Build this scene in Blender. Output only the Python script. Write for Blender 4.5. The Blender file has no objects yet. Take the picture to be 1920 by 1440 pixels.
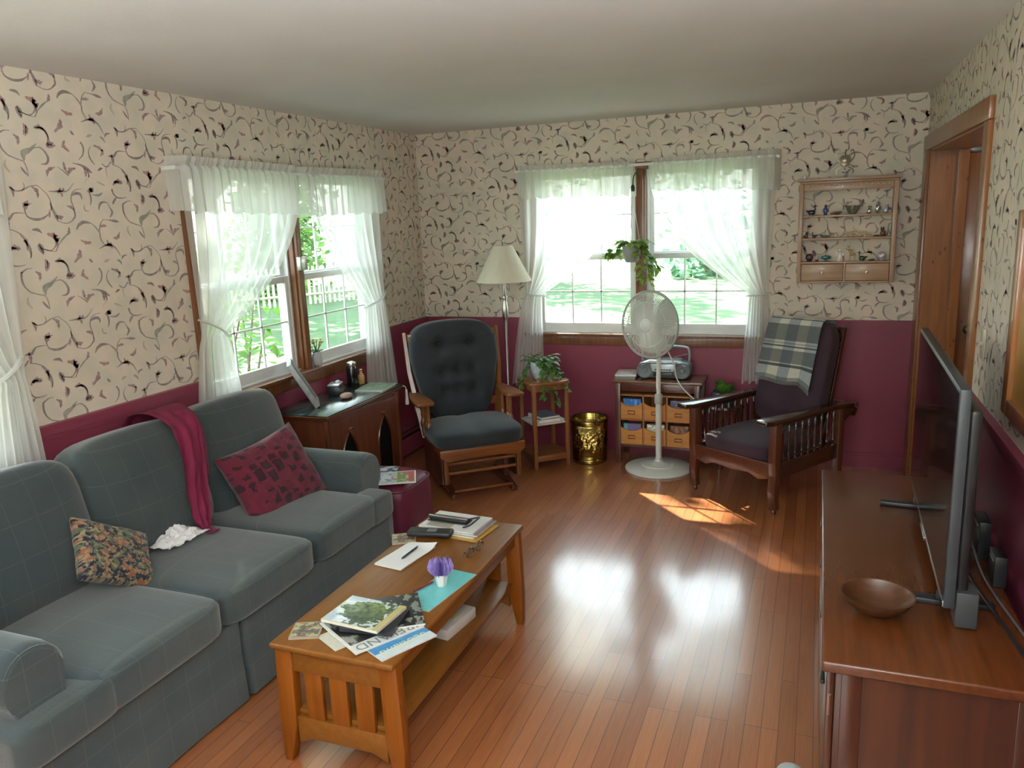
import bpy, bmesh, math, random
from mathutils import Vector as V, Matrix as MX, noise as NZ
random.seed(7)
R = math.radians
COL = bpy.context.scene.collection
sin, cos, pi = math.sin, math.cos, math.pi

# ------------------------------------------------------------------ materials
def _nodes(name):
    m = bpy.data.materials.new(name); m.use_nodes = True
    nt = m.node_tree; b = nt.nodes['Principled BSDF']
    return m, nt, b
def _n(nt, t, **k):
    n = nt.nodes.new(t)
    for a, v in k.items(): setattr(n, a, v)
    return n
def rgba(c): return (c[0], c[1], c[2], 1)
def mat(name, c1, c2=None, rough=.5, metal=0, scale=8, stretch=(1, 1, 1), bump=0, bscale=None, coat=0, trans=0, sheen=0, emit=None, spec=None, ior=None, detail=3, ramp=(.35, .65)):
    m, nt, b = _nodes(name)
    c2 = c2 or tuple(x*.86 for x in c1)
    tc = _n(nt, 'ShaderNodeTexCoord'); mp = _n(nt, 'ShaderNodeMapping'); mp.inputs['Scale'].default_value = stretch
    nt.links.new(tc.outputs['Object'], mp.inputs['Vector'])
    ns = _n(nt, 'ShaderNodeTexNoise'); ns.inputs['Scale'].default_value = scale; ns.inputs['Detail'].default_value = detail
    nt.links.new(mp.outputs['Vector'], ns.inputs['Vector'])
    cr = _n(nt, 'ShaderNodeValToRGB'); cr.color_ramp.elements[0].position, cr.color_ramp.elements[1].position = ramp
    cr.color_ramp.elements[0].color = rgba(c1); cr.color_ramp.elements[1].color = rgba(c2)
    nt.links.new(ns.outputs['Fac'], cr.inputs['Fac']); nt.links.new(cr.outputs['Color'], b.inputs['Base Color'])
    b.inputs['Roughness'].default_value = rough; b.inputs['Metallic'].default_value = metal
    b.inputs['Coat Weight'].default_value = coat; b.inputs['Coat Roughness'].default_value = .12
    b.inputs['Transmission Weight'].default_value = trans; b.inputs['Sheen Weight'].default_value = sheen
    if spec is not None: b.inputs['Specular IOR Level'].default_value = spec
    if ior: b.inputs['IOR'].default_value = ior
    if bump:
        n2 = _n(nt, 'ShaderNodeTexNoise'); n2.inputs['Scale'].default_value = bscale or scale*6; n2.inputs['Detail'].default_value = 4
        nt.links.new(mp.outputs['Vector'], n2.inputs['Vector'])
        bp = _n(nt, 'ShaderNodeBump'); bp.inputs['Strength'].default_value = bump; bp.inputs['Distance'].default_value = .004
        nt.links.new(n2.outputs['Fac'], bp.inputs['Height']); nt.links.new(bp.outputs['Normal'], b.inputs['Normal'])
    return m
def wood(name, c1, c2, axis=1, rough=.35, coat=.3, scale=5, knots=False, spec=None):
    st = [9, 9, 9]; st[axis] = .7
    m = mat(name, c1, c2, rough, scale=scale, stretch=st, bump=.08, coat=coat, detail=5, ramp=(.3, .72), spec=spec)
    if knots:
        nt = m.node_tree; b = nt.nodes['Principled BSDF']
        tc = _n(nt, 'ShaderNodeTexCoord'); mp = _n(nt, 'ShaderNodeMapping')
        s = [5, 5, 5]; s[axis] = 2.2; mp.inputs['Scale'].default_value = s
        vo = _n(nt, 'ShaderNodeTexVoronoi'); cr = _n(nt, 'ShaderNodeValToRGB'); mx = _n(nt, 'ShaderNodeMix', data_type='RGBA', blend_type='MULTIPLY')
        nt.links.new(tc.outputs['Object'], mp.inputs['Vector']); nt.links.new(mp.outputs['Vector'], vo.inputs['Vector']); nt.links.new(vo.outputs['Distance'], cr.inputs['Fac'])
        cr.color_ramp.elements[0].position = .05; cr.color_ramp.elements[0].color = (.25, .15, .1, 1); cr.color_ramp.elements[1].position = .17; cr.color_ramp.elements[1].color = (1, 1, 1, 1)
        src = b.inputs['Base Color'].links[0].from_socket
        mx.inputs['Factor'].default_value = 1
        nt.links.new(src, mx.inputs['A']); nt.links.new(cr.outputs['Color'], mx.inputs['B']); nt.links.new(mx.outputs['Result'], b.inputs['Base Color'])
    return m
def mat_vc(name, rough=.6, coat=0, sheen=0, bump=0, bscale=300):
    m, nt, b = _nodes(name)
    a = _n(nt, 'ShaderNodeAttribute', attribute_name='Col'); tc = _n(nt, 'ShaderNodeTexCoord')
    ns = _n(nt, 'ShaderNodeTexNoise'); ns.inputs['Scale'].default_value = 60
    nt.links.new(tc.outputs['Object'], ns.inputs['Vector'])
    mr = _n(nt, 'ShaderNodeMapRange'); mr.inputs['To Min'].default_value = .85; mr.inputs['To Max'].default_value = 1.12
    nt.links.new(ns.outputs['Fac'], mr.inputs['Value'])
    mx = _n(nt, 'ShaderNodeVectorMath', operation='SCALE')
    nt.links.new(a.outputs['Color'], mx.inputs[0]); nt.links.new(mr.outputs['Result'], mx.inputs['Scale'])
    nt.links.new(mx.outputs['Vector'], b.inputs['Base Color'])
    b.inputs['Roughness'].default_value = rough; b.inputs['Coat Weight'].default_value = coat; b.inputs['Sheen Weight'].default_value = sheen
    if bump:
        n2 = _n(nt, 'ShaderNodeTexNoise'); n2.inputs['Scale'].default_value = bscale
        nt.links.new(tc.outputs['Object'], n2.inputs['Vector']); bp = _n(nt, 'ShaderNodeBump'); bp.inputs['Strength'].default_value = bump; bp.inputs['Distance'].default_value = .003
        nt.links.new(n2.outputs['Fac'], bp.inputs['Height']); nt.links.new(bp.outputs['Normal'], b.inputs['Normal'])
    return m
def sheer(name, col, transp, tl_=.45):
    m, nt, b = _nodes(name); out = nt.nodes['Material Output']; nt.nodes.remove(b)
    tr = _n(nt, 'ShaderNodeBsdfTransparent'); df = _n(nt, 'ShaderNodeBsdfDiffuse'); tl = _n(nt, 'ShaderNodeBsdfTranslucent')
    df.inputs['Color'].default_value = rgba(col); tl.inputs['Color'].default_value = rgba(col)
    m1 = _n(nt, 'ShaderNodeMixShader'); m2 = _n(nt, 'ShaderNodeMixShader'); m1.inputs['Fac'].default_value = tl_
    nt.links.new(df.outputs[0], m1.inputs[1]); nt.links.new(tl.outputs[0], m1.inputs[2])
    tc = _n(nt, 'ShaderNodeTexCoord'); ns = _n(nt, 'ShaderNodeTexNoise'); ns.inputs['Scale'].default_value = 25
    mp = _n(nt, 'ShaderNodeMapping'); mp.inputs['Scale'].default_value = (1, 1, .15)
    nt.links.new(tc.outputs['Object'], mp.inputs['Vector']); nt.links.new(mp.outputs['Vector'], ns.inputs['Vector'])
    mr = _n(nt, 'ShaderNodeMapRange'); mr.inputs['To Min'].default_value = transp-.15; mr.inputs['To Max'].default_value = transp+.15
    nt.links.new(ns.outputs['Fac'], mr.inputs['Value'])
    iv = _n(nt, 'ShaderNodeMath', operation='SUBTRACT'); iv.inputs[0].default_value = 1; nt.links.new(mr.outputs['Result'], iv.inputs[1])
    nt.links.new(iv.outputs[0], m2.inputs['Fac']); nt.links.new(tr.outputs[0], m2.inputs[1]); nt.links.new(m1.outputs[0], m2.inputs[2])
    nt.links.new(m2.outputs[0], out.inputs['Surface'])
    return m
def paneglass(name):
    m, nt, b = _nodes(name); out = nt.nodes['Material Output']; nt.nodes.remove(b)
    tr = _n(nt, 'ShaderNodeBsdfTransparent'); gl = _n(nt, 'ShaderNodeBsdfGlossy'); gl.inputs['Roughness'].default_value = .02
    tr.inputs['Color'].default_value = (.93, .97, .95, 1)
    lw = _n(nt, 'ShaderNodeLayerWeight'); lw.inputs['Blend'].default_value = .5; mx = _n(nt, 'ShaderNodeMixShader')
    pw = _n(nt, 'ShaderNodeMath', operation='POWER'); pw.inputs[1].default_value = 5; nt.links.new(lw.outputs['Facing'], pw.inputs[0])
    fr = _n(nt, 'ShaderNodeMath', operation='MULTIPLY_ADD'); fr.inputs[1].default_value = .9; fr.inputs[2].default_value = .03; nt.links.new(pw.outputs[0], fr.inputs[0])
    nt.links.new(fr.outputs[0], mx.inputs['Fac']); nt.links.new(tr.outputs[0], mx.inputs[1]); nt.links.new(gl.outputs[0], mx.inputs[2])
    nt.links.new(mx.outputs[0], out.inputs['Surface'])
    return m
def leafmat(name, c1, c2, trans=.35, rough=.5):
    m, nt, b = _nodes(name); out = nt.nodes['Material Output']
    tc = _n(nt, 'ShaderNodeTexCoord'); ns = _n(nt, 'ShaderNodeTexNoise'); ns.inputs['Scale'].default_value = 3.3
    nt.links.new(tc.outputs['Object'], ns.inputs['Vector']); cr = _n(nt, 'ShaderNodeValToRGB')
    cr.color_ramp.elements[0].position = .35; cr.color_ramp.elements[1].position = .65
    cr.color_ramp.elements[0].color = rgba(c1); cr.color_ramp.elements[1].color = rgba(c2)
    nt.links.new(ns.outputs['Fac'], cr.inputs['Fac']); nt.links.new(cr.outputs['Color'], b.inputs['Base Color']); b.inputs['Roughness'].default_value = rough
    tl = _n(nt, 'ShaderNodeBsdfTranslucent'); nt.links.new(cr.outputs['Color'], tl.inputs['Color'])
    mx = _n(nt, 'ShaderNodeMixShader'); mx.inputs['Fac'].default_value = trans
    nt.links.new(b.outputs[0], mx.inputs[1]); nt.links.new(tl.outputs[0], mx.inputs[2]); nt.links.new(mx.outputs[0], out.inputs['Surface'])
    return m

# ------------------------------------------------------------------ mesh builder
class MB:
    def __init__(s): s.v = []; s.f = []; s.m = []; s.c = []
    def add(s, vs, fs, mi=0, T=None, col=None):
        o = len(s.v)
        s.v += [tuple(T @ V(p)) if T is not None else tuple(p) for p in vs]
        for k, f in enumerate(fs):
            s.f.append([i+o for i in f]); s.m.append(mi); s.c.append(col[k] if isinstance(col, list) else col)
        return s
    def _bm(s, bm, mi, T, col=None):
        bm.verts.index_update()
        s.add([v.co.copy() for v in bm.verts], [[v.index for v in f.verts] for f in bm.faces], mi, T, col); bm.free(); return s
    def box(s, x0, x1, y0, y1, z0, z1, bev=0, seg=2, mi=0, T=None, col=None):
        bm = bmesh.new(); bmesh.ops.create_cube(bm, size=1)
        for v in bm.verts: v.co = V(((x0+x1)/2+v.co.x*(x1-x0), (y0+y1)/2+v.co.y*(y1-y0), (z0+z1)/2+v.co.z*(z1-z0)))
        if bev: bmesh.ops.bevel(bm, geom=list(bm.edges), offset=min(bev, .49*min(abs(x1-x0), abs(y1-y0), abs(z1-z0))), segments=seg, affect='EDGES', profile=.5)
        return s._bm(bm, mi, T, col)
    def prism(s, poly, z0, z1, bev=0, seg=2, mi=0, T=None, col=None):
        bm = bmesh.new(); n = len(poly)
        lo = [bm.verts.new((p[0], p[1], z0)) for p in poly]; hi = [bm.verts.new((p[0], p[1], z1)) for p in poly]
        bm.faces.new(list(reversed(lo))); bm.faces.new(hi)
        for i in range(n): bm.faces.new((lo[i], lo[(i+1) % n], hi[(i+1) % n], hi[i]))
        bmesh.ops.recalc_face_normals(bm, faces=list(bm.faces))
        if bev: bmesh.ops.bevel(bm, geom=list(bm.edges), offset=bev, segments=seg, affect='EDGES', profile=.5)
        return s._bm(bm, mi, T, col)
    def tube(s, pts, r, n=8, closed=False, mi=0, T=None, caps=True, col=None, flat=1.0):
        pts = [V(p) for p in pts]; N = len(pts); rs = r if isinstance(r, (list, tuple)) else [r]*N
        vs = []; fs = []; prev = None
        for i, p in enumerate(pts):
            a = pts[i-1] if (i > 0 or closed) else p; b = pts[(i+1) % N] if (i < N-1 or closed) else p
            d = (b-a).normalized() if (b-a).length > 1e-9 else V((0, 0, 1))
            if prev is None:
                u = d.cross(V((0, 0, 1)));
                if u.length < .02: u = d.cross(V((1, 0, 0)))
            else: u = prev - d*prev.dot(d)
            u.normalize(); prev = u; w = d.cross(u)
            for k in range(n):
                t = 2*pi*k/n; vs.append(p+(u*cos(t)+w*sin(t)*flat)*rs[i])
        for i in range(N if closed else N-1):
            j = (i+1) % N
            for k in range(n): fs.append((i*n+k, i*n+(k+1) % n, j*n+(k+1) % n, j*n+k))
        if caps and not closed: fs.append(tuple(reversed(range(n)))); fs.append(tuple(range((N-1)*n, N*n)))
        return s.add(vs, fs, mi, T, col)
    def lathe(s, prof, n=24, mi=0, T=None, caps=True, col=None):
        vs = []; fs = []; N = len(prof)
        for r, z in prof:
            for k in range(n): t = 2*pi*k/n; vs.append((r*cos(t), r*sin(t), z))
        for i in range(N-1):
            for k in range(n): fs.append((i*n+k, i*n+(k+1) % n, (i+1)*n+(k+1) % n, (i+1)*n+k))
        if caps:
            if prof[0][0] > 1e-6: fs.append(tuple(reversed(range(n))))
            if prof[-1][0] > 1e-6: fs.append(tuple(range((N-1)*n, N*n)))
        return s.add(vs, fs, mi, T, col)
    def grid(s, fn, nu, nv, mi=0, T=None, colfn=None, close_u=False):
        vs = [fn(i/nu, j/nv) for j in range(nv+1) for i in range(nu+1)]
        fs = []; cl = []
        for j in range(nv):
            for i in range(nu):
                a = j*(nu+1)+i; fs.append((a, a+1, a+nu+2, a+nu+1)); cl.append(colfn((i+.5)/nu, (j+.5)/nv) if colfn else None)
        return s.add(vs, fs, mi, T, cl)
    def blob(s, c, r, p=2.0, n=8, mi=0, T=None, puff=0, col=None, colfn=None):
        """superellipsoid: p=2 ball, p=6 boxy cushion"""
        vs = []; fs = []; idx = {}; cl = []
        rx, ry, rz = r if isinstance(r, (tuple, list)) else (r, r, r)
        def pt(q):
            k = tuple(round(x, 6) for x in q)
            if k not in idx:
                L = (abs(q[0])**p+abs(q[1])**p+abs(q[2])**p)**(1/p); a = [x/L for x in q]
                z = a[2]*rz
                if puff: z += (1 if a[2] > 0 else -1)*puff*max(0, 1-a[0]**2)*max(0, 1-a[1]**2)*min(1, abs(a[2])*1.5)
                idx[k] = len(vs); vs.append((c[0]+a[0]*rx, c[1]+a[1]*ry, c[2]+z))
            return idx[k]
        for ax in range(3):
            for sg in (-1, 1):
                for i in range(n):
                    for j in range(n):
                        q = []
                        for di, dj in ((0, 0), (1, 0), (1, 1), (0, 1)):
                            a = -1+2*(i+di)/n; b = -1+2*(j+dj)/n
                            a = math.tan(a*pi/4) if p < 3 else a; b = math.tan(b*pi/4) if p < 3 else b
                            w = [0, 0, 0]; w[ax] = sg; w[(ax+1) % 3] = a; w[(ax+2) % 3] = b; q.append(pt(w))
                        fs.append(q if sg > 0 else q[::-1])
                        if colfn: cl.append(colfn(-1+2*(i+.5)/n, -1+2*(j+.5)/n, ax, sg))
        return s.add(vs, fs, mi, T, cl if colfn else col)
    def mesh(s, name, off=None):
        me = bpy.data.meshes.new(name)
        vs = s.v if off is None else [(a-off[0], b-off[1], c-off[2]) for a, b, c in s.v]
        me.from_pydata(vs, [], s.f); me.validate(); return me
    def build(s, name, mats, parent=None, off=None, ang=40, flat=False):
        me = s.mesh(name, off)
        mats = mats if isinstance(mats, (list, tuple)) else [mats]
        for m in mats: me.materials.append(m)
        if len(me.polygons) == len(s.m): me.polygons.foreach_set('material_index', s.m)
        if any(c is not None for c in s.c) and len(me.polygons) == len(s.c):
            at = me.color_attributes.new('Col', 'FLOAT_COLOR', 'CORNER'); k = 0
            for p, c in zip(me.polygons, s.c):
                c = c or (.5, .5, .5)
                for li in p.loop_indices: at.data[li].color = (c[0], c[1], c[2], 1)
        if not flat:
            me.polygons.foreach_set('use_smooth', [True]*len(me.polygons)); me.set_sharp_from_angle(angle=R(ang))
        me.update()
        o = bpy.data.objects.new(name, me); COL.objects.link(o)
        if parent is not None: o.parent = parent
        return o
def Tm(loc=(0, 0, 0), rz=0, rx=0, ry=0):
    return MX.Translation(loc) @ MX.Rotation(rz, 4, 'Z') @ MX.Rotation(ry, 4, 'Y') @ MX.Rotation(rx, 4, 'X')
def tag(o, label=None, cat=None, group=None, kind=None):
    if label: o['label'] = label
    if cat: o['category'] = cat
    if group: o['group'] = group
    if kind: o['kind'] = kind
    return o
def thing(name, label, cat, loc=(0, 0, 0), rz=0, group=None):
    o = bpy.data.objects.new(name, None); COL.objects.link(o); o.empty_display_size = .05
    o.location = loc; o.rotation_euler = (0, 0, rz)
    return tag(o, label, cat, group)
def part(t, name, mb, mats, world=True, **k):
    """a child mesh; world=True: the builder holds world coordinates and t is unrotated"""
    return mb.build(name, mats, t, off=tuple(root_loc(t)) if world else None, **k)
def root_loc(t):
    l = V(t.location); p = t.parent
    while p is not None: l += V(p.location); p = p.parent
    return l
def single(name, label, cat, mb, mats, loc=(0, 0, 0), rz=0, group=None, world=False, **k):
    o = mb.build(name, mats, None, off=loc if world else None, **k); o.location = loc; o.rotation_euler = (0, 0, rz)
    return tag(o, label, cat, group)
def struct(name, mb=None, mats=None, parent=None, **k):
    if mb is None:
        o = bpy.data.objects.new(name, None); COL.objects.link(o)
    else: o = mb.build(name, mats, parent, **k)
    o['kind'] = 'structure'; return o
def smooth_path(pts, n=6):
    P = [V(p) for p in pts]; out = []
    for i in range(len(P)-1):
        a = P[max(0, i-1)]; b = P[i]; c = P[i+1]; d = P[min(len(P)-1, i+2)]
        for k in range(n):
            t = k/n; out.append(.5*((2*b)+(c-a)*t+(2*a-5*b+4*c-d)*t*t+(3*b-a-3*c+d)*t**3))
    out.append(P[-1]); return out
def text(parent, s, size, loc, rot, m, ext=.0004, name='lettering', align='CENTER', sx=1):
    cu = bpy.data.curves.new(name, 'FONT'); cu.body = s; cu.size = size; cu.extrude = ext; cu.align_x = align; cu.align_y = 'CENTER'
    tmp = bpy.data.objects.new(name, cu); me = bpy.data.meshes.new_from_object(tmp); bpy.data.objects.remove(tmp)
    me.materials.clear(); me.materials.append(m); o = bpy.data.objects.new(name, me); COL.objects.link(o); o.parent = parent
    o.location = loc; o.rotation_euler = rot; o.scale = (sx, 1, 1); return o
def fbm(x, y, z=0): return NZ.fractal(V((x, y, z)), 1.0, 2.0, 4)
def leaf_quads(mb, c, n, size, d, droop=0, mi=0, up=V((0, 0, 1))):
    """one bent leaf: 2x3 quads from c along d"""
    d = V(d).normalized(); sd = d.cross(up)
    if sd.length < .05: sd = V((1, 0, 0))
    sd.normalize(); w = [.0, .32, .38, .22, 0.02]; vs = []
    for i in range(5):
        t = i/4; p = V(c)+d*size*t-V((0, 0, droop*size*t*t)); nn = sd.cross(d)
        vs += [p-sd*w[i]*size, p-nn*.06*size*(1 if 0 < i < 4 else 0), p+sd*w[i]*size]
    fs = []
    for i in range(4): a = i*3; fs += [(a, a+1, a+4, a+3), (a+1, a+2, a+5, a+4)]
    mb.add(vs, fs, mi)

# palette
WHITE = mat('white_vinyl', (.80, .82, .82), (.76, .78, .78), .35)
GLASS = paneglass('window_glass')
CASING = wood('window_casing_wood', (.13, .042, .014), (.22, .080, .026), 2, .4, .3)
MAROON = mat('maroon_paint', (.25, .043, .076), (.235, .039, .070), .42, scale=3, bump=.03)
PINE = wood('knotty_pine', (.20, .070, .016), (.28, .11, .03), 2, .35, .35, knots=True)
CHERRY = wood('cherry_wood', (.080, .022, .006), (.12, .034, .009), 1, .26, .15)
CHERRYX = wood('cherry_wood_cross', (.038, .009, .003), (.066, .016, .005), 2, .3, .4)
OAK = wood('table_oak', (.165, .056, .007), (.215, .080, .012), 1, .45, .08, spec=.3)
OAKZ = wood('table_oak_upright', (.17, .045, .003), (.235, .068, .006), 2, .45, .05, spec=.25)
DARKWOOD = wood('mahogany', (.055, .016, .008), (.12, .032, .014), 2, .32, .4)
BLACK = mat('black_plastic', (.012, .012, .014), (.02, .02, .022), .35)
METAL = mat('brushed_nickel', (.55, .53, .5), (.45, .43, .41), .3, 1)
PAPER = mat('white_paper', (.82, .82, .80), (.76, .76, .74), .7)
VC = mat_vc('printed_cover', .35, coat=.3)
VCF = mat_vc('printed_fabric', .9, sheen=.2, bump=.3)
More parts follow.
